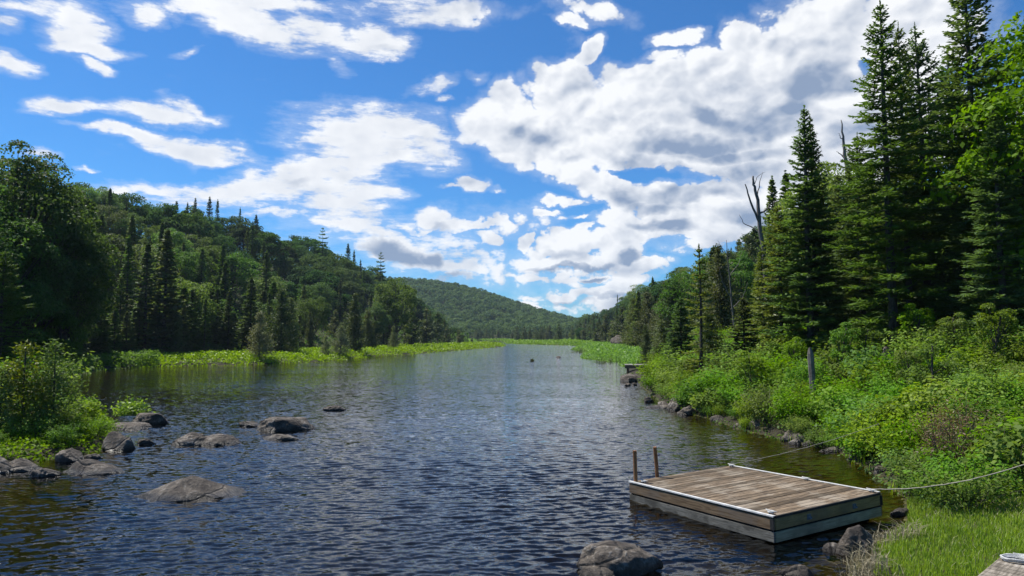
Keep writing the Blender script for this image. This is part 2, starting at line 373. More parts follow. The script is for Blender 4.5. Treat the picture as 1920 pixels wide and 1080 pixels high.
# px column, tree line distance, ridge distance, skyline row
COL = np.array([(-900,38,95,330),(-400,40,110,330),(0,48,150,332),(130,75,170,338),(200,85,180,350),(300,98,200,378),(400,112,220,404),(500,130,250,428),(600,152,290,460),(700,190,330,508),(740,205,345,530),
       (800,250,370,575),(850,300,400,618),(900,330,430,660),(1000,420,560,660),(1060,420,640,620),(1085,400,620,598),(1130,320,520,578),(1200,200,420,545),(1250,90,320,520),(1320,62,240,485),(1400,48,200,440),
       (1600,38,150,340),(1920,30,110,240),(2400,30,100,200),(3400,30,90,200)], float)
FAR = np.array([(200,520),(600,522),(760,522),(800,525),(850,532),(900,544),(950,561),(1000,578),(1060,594),(1085,600),(1130,604),(1400,600)], float)
def sst(x, a, b):
    t = np.clip((x-a)/(b-a), 0, 1); return t*t*(3-2*t)
def terrain(x, y):
    x = np.asarray(x, float); y = np.asarray(y, float)
    d = shore_dist(x, y); ys = np.maximum(y, 6.0); px = np.clip(960+1280*x/ys, -900, 3400)
    d0 = np.interp(px, COL[:, 0], COL[:, 1]); dr = np.interp(px, COL[:, 0], COL[:, 2]); sk = np.interp(px, COL[:, 0], COL[:, 3])
    Hr = np.maximum(H0+(632-sk)/1280*dr-12.0, .3)
    t = np.clip((ys-d0)/(dr-d0), 0, 1.25)
    hill = Hr*np.where(t < 1, .5*t+.5*t*t*(3-2*t), 1.0)
    fy = np.interp(px, FAR[:, 0], FAR[:, 1]); Hf = np.maximum(H0+(632-fy)/1280*950-12.0, 0)
    tf = sst(ys, 640, 960); hill = np.maximum(hill, Hf*(.35*np.clip((ys-640)/320, 0, 1)+.65*tf))
    right = (x > 0)
    wy = sst(y, 12.5, 22)*(1-sst(y, 62, 100))
    bank = .22*sst(d, 0, .7)+np.where(right, .35*sst(d, .5, 4)+2.1*sst(d, 1.0, 9.5)*wy, .35*sst(d, .5, 5))
    bump = (np.sin(x*1.3+np.sin(y*.9)*1.4)*np.sin(y*1.1+np.sin(x*.7))*.05+np.sin(x*.23+1)*np.sin(y*.19)*.12)*sst(d, .4, 4)
    land = np.maximum(bank, 0)+hill*sst(d, 1, 6)+bump
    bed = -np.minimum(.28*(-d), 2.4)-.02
    near = sst(-y, -22, 0)
    return np.where(d > 0, land, bed)
def th(x, y): return float(terrain(np.array([x]), np.array([y]))[0])

az = np.concatenate([np.arange(-180, -56, 2.0), np.arange(-56, 56, .2), np.arange(56, 180, 2.0)])
rad = np.concatenate([[.3, 1, 2, 3, 4], 5*np.exp(np.arange(0, 440)*.0145)])
rad = rad[rad < 2800]
A_, R_ = np.meshgrid(np.radians(az), rad, indexing='ij')
gx = np.sin(A_)*R_; gy = np.cos(A_)*R_; gz = terrain(gx.ravel(), gy.ravel()).reshape(gx.shape)
na, nr = gx.shape
I = np.arange(na*nr).reshape(na, nr); I2 = np.roll(I, -1, axis=0)
F = np.stack([I[:, :-1], I[:, 1:], I2[:, 1:], I2[:, :-1]], -1).reshape(-1, 4)
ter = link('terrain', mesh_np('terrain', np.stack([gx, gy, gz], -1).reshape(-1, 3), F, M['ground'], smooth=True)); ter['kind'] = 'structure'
nrm_ = ter.data.polygons[5].normal
if nrm_.z < 0: ter.data.flip_normals()
# the river surface: wind ripples as real relief, finest near the raft
WR = np.random.default_rng(3)
wa_az = np.radians(np.concatenate([np.arange(-180, -44, 4.0), np.arange(-44, 44, .125), np.arange(44, 180, 4.0)]))
wr = np.concatenate([[.4, 2, 4, 6], 7*np.exp(np.arange(0, 1250)*.0026), 7*np.exp(1250*.0026)*np.exp(np.arange(1, 30)*.09)])
AA, RR2 = np.meshgrid(wa_az, wr, indexing='ij'); wx = np.sin(AA)*RR2; wy = np.cos(AA)*RR2; wz = np.zeros_like(wx)
grid = np.maximum(RR2*.0026, RR2*R(.125)*.7); amp_mod = .75+.35*np.sin(wx*.11+np.sin(wy*.05)*2)*np.sin(wy*.07+1)+.25*np.sin(wx*.5+wy*.23)*np.sin(wy*.31-wx*.2)
NW = 72
for i in range(NW):
    lam = .09*(.42/.09)**(WR.random()**1.2); th_ = R(90+8+WR.normal()*20); k_ = 2*math.pi/lam
    a_ = .185*math.sqrt(2/NW)*lam/(2*math.pi)
    fade = np.clip((lam/grid-2.2)/2.5, 0, 1)
    wz += a_*fade*np.sin(k_*(wx*math.cos(th_)+wy*math.sin(th_))+WR.random()*6.28+.8*np.sin(wx*.6+i)+.5*np.sin(wy*.4+i*2))
wz *= amp_mod; wz[np.abs(AA) > R(44)] = 0
nA, nR_ = wx.shape; I = np.arange(nA*nR_).reshape(nA, nR_); I2 = np.roll(I, -1, axis=0)
F = np.stack([I[:, :-1], I2[:, :-1], I2[:, 1:], I[:, 1:]], -1).reshape(-1, 4)
me = mesh_np('water', np.stack([wx, wy, wz], -1).reshape(-1, 3), F, M['water'], smooth=True)
wt = link('water', me); wt['kind'] = 'structure'
if me.polygons[len(me.polygons)//2].normal.z < 0: me.flip_normals()

# ------------------------------------------------------------------ plant shapes
def fir_meshes(seed, H=10.0, Rr=1.9, detail=1.0, mat='fir', z0=.07, tiers=None, bare=.0, pw=.8, up=1.0):
    global RNG
    RNG = np.random.default_rng(seed); rnd = random.Random(seed)
    g = Geo(); bend = np.array([rnd.uniform(-.1, .1), rnd.uniform(-.1, .1)])
    zs = np.linspace(0, H, 12); tr = np.array([(bend[0]*math.sin(z/H*3), bend[1]*math.sin(z/H*2.4), z) for z in zs])
    g.tube(tr, .022*H*(1-zs/H)**.8*.55+.012, 8)
    tp = lambda z: np.array([np.interp(z, zs, tr[:, 0]), np.interp(z, zs, tr[:, 1]), z])
    cs = []; ax = []; nr_ = []; sz = []; asp = []
    z = z0*H
    while z < H*.985:
        t = z/H; L0 = Rr*((1-t)**pw)*(1-.45*max(0, (.22-t)/.22)) + .06
        nb = rnd.choice((4, 5, 6)) if t < .9 else 4
        ph0 = rnd.uniform(0, 6.3)
        for b in range(nb):
            if rnd.random() < bare*(1-t): continue
            L = L0*rnd.uniform(.62, 1.18); ph = ph0+b*6.283/nb+rnd.uniform(-.35, .35)
            zz = z+rnd.uniform(-.12, .12)*H/12
            elev = up*(.75*max(0, t-.62)/.38)+rnd.uniform(-.12, .12)-(.22*(1-t))
            d = np.array([math.cos(ph), math.sin(ph), 0]); side = np.array([-d[1], d[0], 0])
            k = 6; ss = np.linspace(0, 1, k); base = tp(min(zz, H*.99))
            curve = base+np.outer(ss*L*math.cos(elev), d)+np.outer(ss*L*math.sin(elev)+.22*L*(ss**2.2)-.10*L*ss, [0, 0, 1])
            if L > .35: g.tube(curve[::1], np.linspace(.010*L+.006, .003, k), 3, cap=False)
            step = .105/detail*(.75+.25*H/10)
            nt_ = max(3, int(L/step))
            s = (np.arange(nt_)+rnd.random())/nt_; s = .12+.88*s
            pos = np.stack([np.interp(s, ss, curve[:, q]) for q in range(3)], 1)
            tl = np.clip((1-s)*L*.42+.10+.02*H/10, .1, .75)*RNG.uniform(.7, 1.2, nt_)
            for sg in (-1, 1):
                dirv = norm(d*.62+sg*side*.8+np.array([0, 0, .02])+RNG.normal(size=(nt_, 3))*.13)
                # each twig is two or three overlapping sprays
                m_ = 1 if detail < .7 else 2
                for q in range(m_):
                    f0 = (q+.5)/m_
                    c = pos+dirv*(tl*f0)[:, None]+RNG.normal(size=(nt_, 3))*.02
                    cs.append(c); ax.append(dirv+RNG.normal(size=(nt_, 3))*.22); sz.append(tl/m_*1.35+.03)
                    up_ = norm(np.array([0, 0, 1.0])+RNG.normal(size=(nt_, 3))*.42); nr_.append(up_)
            # spray along the branch itself
            cs.append(pos); ax.append(np.tile(curve[-1]-curve[0], (nt_, 1))); sz.append(np.full(nt_, .2)); nr_.append(norm(RNG.normal(size=(nt_, 3))+np.array([0, 0, .6])))
        z += (.26+.12*rnd.random())*(H/12)**.5/(detail**.35) * (1.0 if tiers is None else tiers) * (.55+.6*(1-t))
    # leader
    zt = np.linspace(H*.93, H*1.015, 16); c = np.array([tp(min(q, H)) for q in zt]); c[:, 2] = zt
    cs.append(c); ax.append(RNG.normal(size=(16, 3))*.4+[0, 0, 1]); sz.append(np.full(16, .16)); nr_.append(norm(RNG.normal(size=(16, 3))))
    cs = np.concatenate(cs); ax = np.concatenate(ax); sz = np.concatenate(sz); nr_ = np.concatenate(nr_)
    asp = np.clip(.095/sz, .22, .55)*(1.0 if detail >= .7 else 2.4)
    ax = norm(ax); t_ = norm(ax); nr2 = norm(nr_-(nr_*t_).sum(1, keepdims=True)*t_); b_ = np.cross(nr2, t_); s_ = sz[:, None]
    Q = np.stack([cs-t_*s_*.5, cs+b_*s_*.5*asp[:, None], cs+t_*s_*.5, cs-b_*s_*.5*asp[:, None]], 1)
    return quads_mesh('crown', Q, M[mat]), g.mesh('trunk', M['bark'], smooth=True), H
def broad_meshes(seed, H=10.0, Rr=3.2, nl=55, per=150, ls=.30, mat='leaf', cz=.60, hz=.42, lob=.30, base=None):
    global RNG
    RNG = np.random.default_rng(seed); rnd = random.Random(seed)
    g = Geo(); cen = np.array([0, 0, H*cz]); ext = np.array([Rr, Rr, H*hz])
    zt = np.linspace(0, H*.85, 9); wob = rnd.uniform(-.3, .3)
    tr = np.array([(wob*math.sin(z/H*3), .2*math.sin(z/H*4+seed), z) for z in zt]); g.tube(tr, np.linspace(.018*H, .03, 9), 8)
    Q = []
    k = 0
    while k < nl:
        d = norm(RNG.normal(size=(1, 3)))[0]
        if d[2] < -.75: continue
        r = rnd.uniform(.45, .98)**.6
        prof = 1.0 if d[2] < 0 else (1-.18*d[2])
        c = cen+d*ext*r*prof*rnd.uniform(.82, 1.08); lr = Rr*lob*rnd.uniform(.65, 1.35)
        k += 1
        j = min(8, max(1, int((c[2]-lr)/H/.85*8*.7))); a = tr[j]
        mid = (a+c)/2+np.array([0, 0, -.12*H*.3])
        g.tube([a, mid, c], [.006*H, .004*H, .01], 4, cap=False)
        m_ = int(per*rnd.uniform(.6, 1.3))
        dn = norm(RNG.normal(size=(m_, 3))+d*.5+np.array([0, 0, .45]))
        rr = lr*RNG.uniform(.35, 1.08, m_)**.5
        p = c+dn*rr[:, None]*np.array([1.1, 1.1, .72])
        nn_ = norm(dn*.6+RNG.normal(size=(m_, 3))*.55+np.array([0, 0, .35]))
        Q.append(leaves(p, nn_, ls*RNG.uniform(.6, 1.25, m_), .7))
    return quads_mesh('crown', np.concatenate(Q), M[mat]), g.mesh('trunk', M['bark'], smooth=True), H
def cedar_meshes(seed, H=7.0, Rr=1.3, n_=5200, ls=.26, mat='cedar', pw=.75, open_=.0):
    global RNG
    RNG = np.random.default_rng(seed); rnd = random.Random(seed)
    g = Geo(); zt = np.linspace(0, H*.97, 8); g.tube([(0, 0, z) for z in zt], np.linspace(.016*H, .01, 8), 6)
    nb = int(n_/36); Q = []
    for b in range(nb):
        t = 1-(1-rnd.random())**1.0; t = .05+.95*t**.92
        if rnd.random() < .35*t: t *= .6
        L = Rr*((1-t)**pw)*rnd.uniform(.55, 1.2)*(1-.4*max(0, (.15-t)/.15))+.05; ph = rnd.uniform(0, 6.283)
        d = np.array([math.cos(ph), math.sin(ph), rnd.uniform(.05, .55)]); a = np.array([0, 0, t*H])
        if L > .4: g.tube([a, a+d*L*.5+[0, 0, -.04*L], a+d*L], [.012, .008, .004], 3, cap=False)
        m_ = int(36*(.5+L/Rr)); s = RNG.uniform(open_*.4, 1.0, m_)**.7
        p = a+np.outer(s*L, d)+RNG.normal(size=(m_, 3))*(.10+.11*L)*np.array([1, 1, .8])
        axv = d+RNG.normal(size=(m_, 3))*.55+np.array([0, 0, .25])
        Q.append(leaves(p, norm(RNG.normal(size=(m_, 3))+[0, 0, .3]), ls*RNG.uniform(.5, 1.2, m_), .42, axis=axv))
    return quads_mesh('crown', np.concatenate(Q), M[mat]), g.mesh('trunk', M['bark'], smooth=True), H
def shrub_meshes(seed, H=1.3, Rr=.85, ns=34, per=70, ls=.075, mat='shrub', asp=.55):
    global RNG
    RNG = np.random.default_rng(seed); rnd = random.Random(seed)
    g = Geo(); Q = []
    for i in range(ns):
        ph = rnd.uniform(0, 6.283); lean = rnd.uniform(.0, 1)**.6; h = H*rnd.uniform(.55, 1.08)*(1-.35*lean**2)
        b = np.array([math.cos(ph)*Rr*.3*rnd.random(), math.sin(ph)*Rr*.3*rnd.random(), 0]); e = b+np.array([math.cos(ph)*Rr*lean, math.sin(ph)*Rr*lean, h])
        k = np.linspace(0, 1, 5)[:, None]; cur = b*(1-k)+e*k+np.array([0, 0, .22*h])*np.sin(k*3.14)
        g.tube(cur, np.linspace(.010, .003, 5), 3, cap=False)
        m_ = int(per*rnd.uniform(.7, 1.3)); s = RNG.uniform(.28, 1.04, m_); p = np.stack([np.interp(s, k[:, 0], cur[:, q]) for q in range(3)], 1)
        off_ = RNG.normal(size=(m_, 3))*(.055+.085*H*.6)
        nn_ = norm(off_*3+RNG.normal(size=(m_, 3))*.5+[0, 0, .75])
        Q.append(leaves(p+off_, nn_, ls*RNG.uniform(.55, 1.3, m_), asp))
    return quads_mesh('leaves', np.concatenate(Q), M[mat]), g.mesh('stems', M['bark']), H
def put(kind, proto, x, y, z, h, label, cat='tree', group=None, wide=1.0, rz=None, parts=('crown', 'trunk'), tilt=0):
    s = h/proto[2]
    root = bpy.data.objects.new(kind, None); C.objects.link(root); root.location = (float(x), float(y), float(z))
    root.rotation_euler = (random.uniform(-tilt, tilt), random.uniform(-tilt, tilt), random.uniform(0, 6.28) if rz is None else rz)
    root.scale = (s*wide, s*wide, s); root.empty_display_size = .2
    tagp(root, label, cat, group)
    link(parts[0], proto[0], root); link(parts[1], proto[1], root)
    return root

#@@FOREST
# ------------------------------------------------------------------ plant kinds
near_fir = [fir_meshes(101, 15.6, 3.2, 1.2, z0=.11, bare=.22, tiers=1.12), fir_meshes(102, 13.0, 2.3, 1.2), fir_meshes(103, 14.0, 3.1, 1.1, bare=.3, pw=.7, tiers=1.2)]
young_fir = [fir_meshes(111, 7.0, 1.25, .9, bare=.3, tiers=1.7, z0=.16, mat='firgold'), fir_meshes(112, 5.0, 1.25, 1.2)]
gold_fir = [fir_meshes(121, 9.0, 2.2, 1.0, mat='firgold', pw=.75)]
mid_fir = [fir_meshes(131, 12.0, 1.9, .6), fir_meshes(132, 12.0, 2.3, .6, pw=.9), fir_meshes(133, 12.0, 1.5, .6)]
far_spruce = [fir_meshes(141, 12.0, 1.6, .36), fir_meshes(142, 12.0, 1.25, .36)]
pine = [fir_meshes(151, 11.0, 3.6, .5, tiers=2.6, pw=.6, z0=.2, up=.3)]
near_broad = [broad_meshes(201, 15.0, 3.9, 210, 230, .17, 'leaf', cz=.53, hz=.42, lob=.22), broad_meshes(202, 12.0, 3.6, 100, 240, .19, 'leaf_bright', cz=.55, hz=.45, lob=.25)]
mid_broad = [broad_meshes(s, 12.0, r, n, 200, .27, 'leaf', cz=.57, hz=.43, lob=l) for s, r, n, l in ((211, 3.4, 60, .30), (212, 3.9, 70, .27), (213, 2.9, 55, .33), (214, 4.1, 64, .30))]
far_broad = [broad_meshes(s, 12.0, r, 46, 110, .46, 'leaf_far', cz=.58, hz=.42, lob=.32) for s, r in ((221, 4.0), (222, 4.6), (223, 3.6))]
cedar = [cedar_meshes(s, 7.0, r, n, .24) for s, r, n in ((301, 1.5, 6000), (302, 1.9, 7000), (303, 1.2, 5000))]
far_cedar = [cedar_meshes(s, 7.0, r, 1500, .42) for s, r in ((311, 1.3), (312, 1.7))]
pale_cedar = [cedar_meshes(321, 5.0, 1.25, 5200, .17, 'palecedar', open_=.8)]
small_cedar = [cedar_meshes(331, 3.5, .85, 3300, .13, 'cedarlight', open_=.9), cedar_meshes(332, 3.2, 1.0, 3600, .13, 'firgold', open_=.9)]

rs = random.Random(5)
def slot(px, Y): x = colx(px, Y); return x, Y, th(x, Y)-.15
def tall(kind, proto, px, Y, top, label, **kw):
    x, y, z = slot(px, Y); zt = H0+uv(px, top)[1]*Y
    return put(kind, proto, x, y, z, zt-z, label, **kw)

# ------------------------------------------------------------------ left hillside, tree by tree
def dist_cols(px): return np.interp(px, COL[:, 0], COL[:, 1]), np.interp(px, COL[:, 0], COL[:, 2])
n_left = 0
def hillside(px0, px1, side, rowgap, colgap, jit=.35, nearlim=0, farlim=1e9):
    global n_left
    rows = 0; t = 0.0
    lim = 1.12
    while t < lim:
        px = px0+rs.uniform(0, 20); 
        while px < px1:
            a, b = dist_cols(px)
            Yd = a+(b-a)*t + rs.uniform(-jit, jit)*rowgap
            px_w = colgap*1280/Yd
            pxx = px+rs.uniform(-.3, .3)*px_w; px += px_w*rs.uniform(.85, 1.2)
            if Yd < nearlim or Yd > farlim: continue
            a2, b2 = dist_cols(pxx)
            x = colx(pxx, Yd); 
            if shore_dist(np.array([x]), np.array([Yd]))[0] < 1.5: continue
            z = th(x, Yd)-.2
            cap_ = H0+(632-float(np.interp(pxx, COL[:, 0], COL[:, 3]))+rs.uniform(-8, 14))/1280*Yd-z
            fit = lambda v: max(4.5, min(v, cap_))
            con = .95-1.9*t if (side == 'left' and t < .3) else .34-.2*t if side == 'left' else (.85-.3*t if pxx < 1430 else .42-.35*t)
            far = Yd > 170
            r = rs.random()
            foot = t < .12
            where = 'left' if side == 'left' else 'right'
            if r < con:
                if (foot and rs.random() < .4) or (side == 'right' and pxx < 1430 and rs.random() < .65):
                    put('cedar_tree', rs.choice(far_cedar if far else cedar), x, Yd, z, fit(rs.uniform(6, 9.5) if side == 'left' else rs.uniform(7, 12)), f'olive feathery cedar on the lower slope of the {where} wooded hill', group=f'cedars on the lower slope of the {where} hill', wide=rs.uniform(.9, 1.3))
                else:
                    put('fir_tree', rs.choice(far_spruce if far else mid_fir), x, Yd, z, fit(rs.uniform(12, 18) if t < .3 and side == 'left' else rs.uniform(10, 15.5)), f'dark pointed fir among the broadleaf trees of the {where} wooded hill', group=f'firs in the forest on the {where} hill', wide=rs.uniform(1.1, 1.7))
            else:
                put('broadleaf_tree', rs.choice(far_broad if far else mid_broad), x, Yd, z, fit(rs.uniform(8.5, 15)), f'round leafy green tree in the dense forest on the {where} hill', group=f'broadleaf trees in the forest on the {where} hill', wide=rs.uniform(.9, 1.3))
            n_left += 1
        a, b = 100, 230
        t += rowgap/(b-a)*(1.0 if t > .05 else .7)
hillside(-60, 880, 'left', 12.5, 7.6)
print('left trees', n_left); n_left = 0
hillside(1085, 1560, 'right', 14.0, 6.6, nearlim=40)
print('right trees', n_left)

# the dark bases along the left water's edge
for px, Y, top, k in ((150,84,470,0),(185,88,500,1),(225,92,520,0),(262,94,555,2),(308,97,430,0),(345,100,570,1),(385,104,560,2),(430,112,545,0),(470,120,520,1),(505,128,548,2)):
    tall('fir_tree', mid_fir[k], px, Y, top, 'tall dark fir at the shaded water edge of the left forest', group='firs along the left water edge', wide=1.35)

for i, px in enumerate(range(120, 570, 17)):
    Yp = float(dist_cols(px)[0])*rs.uniform(.97, 1.05)
    tall('fir_tree', mid_fir[i % 3], px+rs.uniform(-5, 5), Yp, rs.uniform(535, 605), 'dark fir packed low along the shaded edge of the left forest', group='low firs along the left forest edge', wide=rs.uniform(1.5, 2.2))
# landmarks on the left ridge
for px, top, w, lab in ((360,372,1.15,'slim fir poking up first in the row on the left ridge'),(386,370,1.25,'tallest wide spire of the row on the left ridge'),(402,375,1.1,'slim spire right beside the tallest one on the left ridge'),
                        (345,380,1.0,'short spire at the left end of the ridge row'),(445,390,.9,'lone slim spire right of the ridge row'),(476,404,1.6,'squat bushy fir below the ridge row')):
    tall('fir_tree', far_spruce[0 if w > 1.1 else 1], px, float(dist_cols(px)[1])*.97, top, lab, wide=w)
tall('pine_tree', pine[0], 602, 250, 428, 'open pine with ragged tiers halfway down the left skyline', wide=.75)
tall('fir_tree', far_spruce[0], 651, 270, 458, 'dark fir on the left skyline between the two open pines', wide=1.4)
tall('fir_tree', far_spruce[1], 662, 275, 470, 'thin fir leaning against the dark fir on the left skyline', wide=1.2)
tall('pine_tree', pine[0], 713, 300, 474, 'lone tiered pine standing clear on the lower left skyline', wide=.8, rz=2.0)
tall('fir_tree', far_spruce[1], 1158, 420, 552, 'thin spire on the distant right slope', wide=.9)

# trees on the marsh strip, left
for i, (px, Y, top, w, lab) in enumerate(((488,95,586,1.2,'pale grey green cedar standing alone at the marsh edge'),)):
    tall('cedar_tree', pale_cedar[0], px, Y, top, lab, wide=w)
for px, Y, top, w, p, lab in ((528,108,540,1.25,0,'broad olive cedar just behind the pale cedar'),(545,112,560,1.2,2,'slim olive cedar at the right of the broad one'),(612,112,630,1.3,0,'small olive cedar left of the twin marsh cedars'),
                         (640,115,612,1.5,1,'bushy olive cedar on the marsh left of the tall column cedar'),(665,128,552,1.25,2,'tall column cedar above the marsh strip'),(690,150,580,1.2,0,'dull cedar behind the tall column cedar'),
                         (738,160,612,.95,2,'small cone shaped cedar alone on the marsh strip'),(720,190,575,1.4,1,'wide cedar at the forest corner of the marsh'),(775,215,560,1.3,0,'tall cedar at the end of the left forest'),
                         (800,235,570,1.3,2,'slender cedar past the end of the left forest'),(820,250,585,1.3,1,'ragged cedar near the marsh tip'),(838,262,608,1.2,0,'low cedar near the marsh tip'),(862,280,616,1.2,2,'last low cedar of the marsh tip')):
    tall('cedar_tree', pale_cedar[0] if px in (612, 640, 738) else (cedar if Y < 170 else far_cedar+far_cedar)[p], px, Y, top, lab, wide=w)
tall('broadleaf_tree', mid_broad[2], 705, 155, 562, 'fresh green rounded tree lit among the marsh cedars', wide=1.0)
tall('broadleaf_tree', mid_broad[0], 742, 185, 512, 'leafy tree with bright top above the marsh corner', wide=1.0)

# low tamaracks across the far marsh
for i in range(130):
    px = rs.uniform(850, 1118); Yd = rs.uniform(405, 560) if px > 955 else rs.uniform(440, 600)
    x = colx(px, Yd)
    if shore_dist(np.array([x]), np.array([Yd]))[0] < 6: continue
    put('tamarack_tree', rs.choice(far_cedar), x, Yd, th(x, Yd)-.1, rs.uniform(6, 11.5), 'low olive tamarack on the far marsh before the distant hill', group='tamaracks on the far marsh', wide=rs.uniform(.8, 1.2))
# right marsh peninsula, trees behind it
for px, Y, top, w, p in ((1120,300,600,1.3,0),(1135,280,590,1.3,1),(1150,250,596,1.4,0),(1165,210,575,1.3,1),(1178,180,585,1.3,0),(1192,160,560,1.2,1),(1204,150,590,1.4,0),(1215,140,548,1.2,1),(1228,130,575,1.4,0),(1242,118,560,1.3,1),(1252,100,590,1.5,0),(1262,92,540,1.3,1),(1280,84,575,1.5,0),(1345,66,520,1.4,1),(1360,60,560,1.5,0)):
    tall('cedar_tree', (cedar if Y < 170 else far_cedar)[p], px, Y, top, 'olive tamarack in the thicket behind the right marsh', group='tamaracks behind the right marsh', wide=w)
for px, Y, top, w, k in ((1197,150,545,1.3,1),(1225,190,520,1.1,0),(1240,210,535,1.2,1),(1335,90,470,1.2,0)):
    tall('fir_tree', mid_fir[k], px, Y, top, 'dark slim fir rising from the thicket behind the right marsh', group='dark firs behind the right marsh', wide=w)
tall('broadleaf_tree', mid_broad[1], 1205, 175, 540, 'silvery leafed tree beside the dark slim fir', wide=.8)
tall('broadleaf_tree', mid_broad[3], 1200, 380, 530, 'round topped tree standing proud on the right skyline', wide=1.3)

# ------------------------------------------------------------------ near trees, right bank
def near(kind, proto, px, Y, top, lab, **kw): return tall(kind, proto, px, Y, top, lab, **kw)
near('fir_tree', near_fir[0], 1675, 30, 2, 'tallest pointed fir with its bare trunk foot above the shrubs')
near('fir_tree', near_fir[0], 1706, 32.5, 48, 'fir crowding close behind the tallest one', rz=2.2, wide=.85)
near('fir_tree', near_fir[2], 1738, 34, 52, 'ragged open fir with upswept top branches', wide=.95)
near('fir_tree', near_fir[1], 1520, 34, 205, 'twin topped dark fir in front of the forest', wide=1.15)
near('fir_tree', near_fir[1], 1531, 34.6, 222, 'second slimmer top of the twin fir', wide=.8, rz=1.0)
near('fir_tree', near_fir[0], 1836, 29, -60, 'massive dark fir cut off by the top of the view', wide=1.1, rz=1.1)
near('fir_tree', near_fir[2], 1800, 36, 100, 'broad shaded fir between the tallest and the massive one', rz=4, wide=1.15)
near('fir_tree', near_fir[1], 1885, 26, 200, 'green fir leaning at the right border of the view', wide=1.2)
near('fir_tree', near_fir[2], 1620, 36, 255, 'shaded fir left of the tallest one', wide=1.2, rz=3.3)
near('fir_tree', near_fir[1], 1580, 40, 330, 'lower fir behind the grey stump post', wide=1.3)
near('fir_tree', gold_fir[0], 1462, 37, 385, 'yellow green fir left of the twin topped fir', wide=1.05)
near('fir_tree', gold_fir[0], 1430, 42, 470, 'low yellow green fir with drooping boughs', rz=2, wide=1.15)
near('fir_tree', mid_fir[0], 1455, 50, 335, 'small dark fir tip beside the forked dead trunk', wide=1.0)
near('fir_tree', mid_fir[2], 1480, 52, 325, 'narrow dark fir right of the small dark tip', wide=1.2)
near('fir_tree', young_fir[0], 1311, 40, 462, 'sparse young fir with a thin bare trunk alone by the bank', wide=1.1)
near('fir_tree', young_fir[1], 1275, 52, 560, 'bushy young fir left of the sparse one', wide=1.3)
near('fir_tree', young_fir[1], 1395, 40, 560, 'bushy young fir under the yellow green firs', wide=1.4, rz=2)
near('broadleaf_tree', near_broad[1], 2048, 27, -60, 'bright sunlit leafy tree at the upper right border')
near('broadleaf_tree', near_broad[1], 1560, 46, 290, 'light green leafy tree between the twin fir and the dead spike', rz=2)
near('broadleaf_tree', near_broad[0], 1640, 50, 300, 'leafy tree behind the tall firs', rz=1)
near('broadleaf_tree', near_broad[1], 1770, 44, 330, 'light green leafy tree glimpsed through the tall firs', rz=3)
near('broadleaf_tree', near_broad[1], 1895, 38, 260, 'light green leafy tree behind the right border fir', rz=5)
near('fir_tree', near_fir[2], 1730, 44, 190, 'dim fir filling the gap behind the tall firs', wide=1.3, rz=5)
near('fir_tree', near_fir[2], 1895, 42, 90, 'dim fir filling the gap near the right border', wide=1.3, rz=1.5)
near('broadleaf_tree', mid_broad[2], 1392, 66, 462, 'grey green leafy tree below the forked dead trunk', wide=.7)
near('broadleaf_tree', mid_broad[0], 1350, 84, 482, 'leafy tree left of the forked dead trunk', wide=.7)
near('cedar_tree', cedar[0], 1240, 60, 600, 'feathery olive cedar by the small dock', wide=1.4)
near('cedar_tree', cedar[1], 1330, 44, 590, 'broad feathery cedar behind the sparse young fir', wide=1.3)
near('cedar_tree', cedar[2], 1210, 75, 610, 'slim olive cedar above the small dock', wide=1.2)

# ------------------------------------------------------------------ near trees, left bank
near('broadleaf_tree', near_broad[0], 20, 44, 225, 'big leafy tree at the left border rising above the forest', wide=1.0, tilt=.02)
near('broadleaf_tree', near_broad[0], 95, 47, 345, 'leafy tree right of the big border tree with spreading lower boughs', rz=2.4, wide=1.05)
near('broadleaf_tree', near_broad[0], -45, 40, 300, 'leafy tree mostly beyond the left border', rz=4.4, wide=1.1)
near('fir_tree', near_fir[2], 5, 36, 470, 'greyish fir boughs at the left border', wide=1.4)
near('broadleaf_tree', mid_broad[2], 118, 45, 560, 'bright lower leafy tree hanging over the left cove', wide=.8)
near('cedar_tree', small_cedar[0], 108, 23.0, 640, 'small feathery cedar on the left rocky point', wide=1.1)
near('cedar_tree', small_cedar[1], 52, 22.5, 648, 'yellowish feathery cedar on the left rocky point', wide=1.25)
near('cedar_tree', small_cedar[0], 10, 22, 690, 'low feathery cedar at the left border of the rocky point', wide=1.2, rz=2)

# ------------------------------------------------------------------ dead trees
def dead(name, px, Y, base, branches, label):
    g = Geo(); 
    for pts, r0, r1 in branches:
        P3 = []
        for (qx, qy, dy) in pts: P3.append(atY(qx, qy, Y+dy)-np.array([colx(px, Y), Y, 0]))
        P3 = np.array(P3); k = len(P3)
        # subdivide with wiggle
        tt = np.linspace(0, k-1, (k-1)*4+1); pp = np.stack([np.interp(tt, range(k), P3[:, q]) for q in range(3)], 1)
        pp[1:-1] += RNG.normal(size=(len(pp)-2, 3))*.025
        g.tube(pp, np.linspace(r0, r1, len(pp)), 6)
    o = link(name, g.mesh(name, M['greybark'], smooth=True), loc=(colx(px, Y), Y, 0)); return tagp(o, label, 'dead tree')
dead('dead_tree', 1425, 45, 0, [([(1440,600,0),(1434,480,0),(1424,420,0),(1421,375,0),(1414,350,0),(1412,330,0)], .18, .06), ([(1426,420,0),(1408,380,-.2),(1397,345,-.3)], .09, .035), ([(1424,400,0),(1440,392,.1),(1446,382,.1)], .08, .02),
      ([(1426,440,0),(1408,425,.3),(1392,418,.4),(1386,402,.4)], .05, .01), ([(1419,372,0),(1424,345,.2),(1430,322,.4)], .05, .008), ([(1430,470,0),(1410,450,-.3),(1390,438,-.4)], .04, .008), ([(1415,345,0),(1420,330,.1),(1436,322,.3)], .03, .006)], 'forked grey dead trunk with broken branches above the yellow firs')
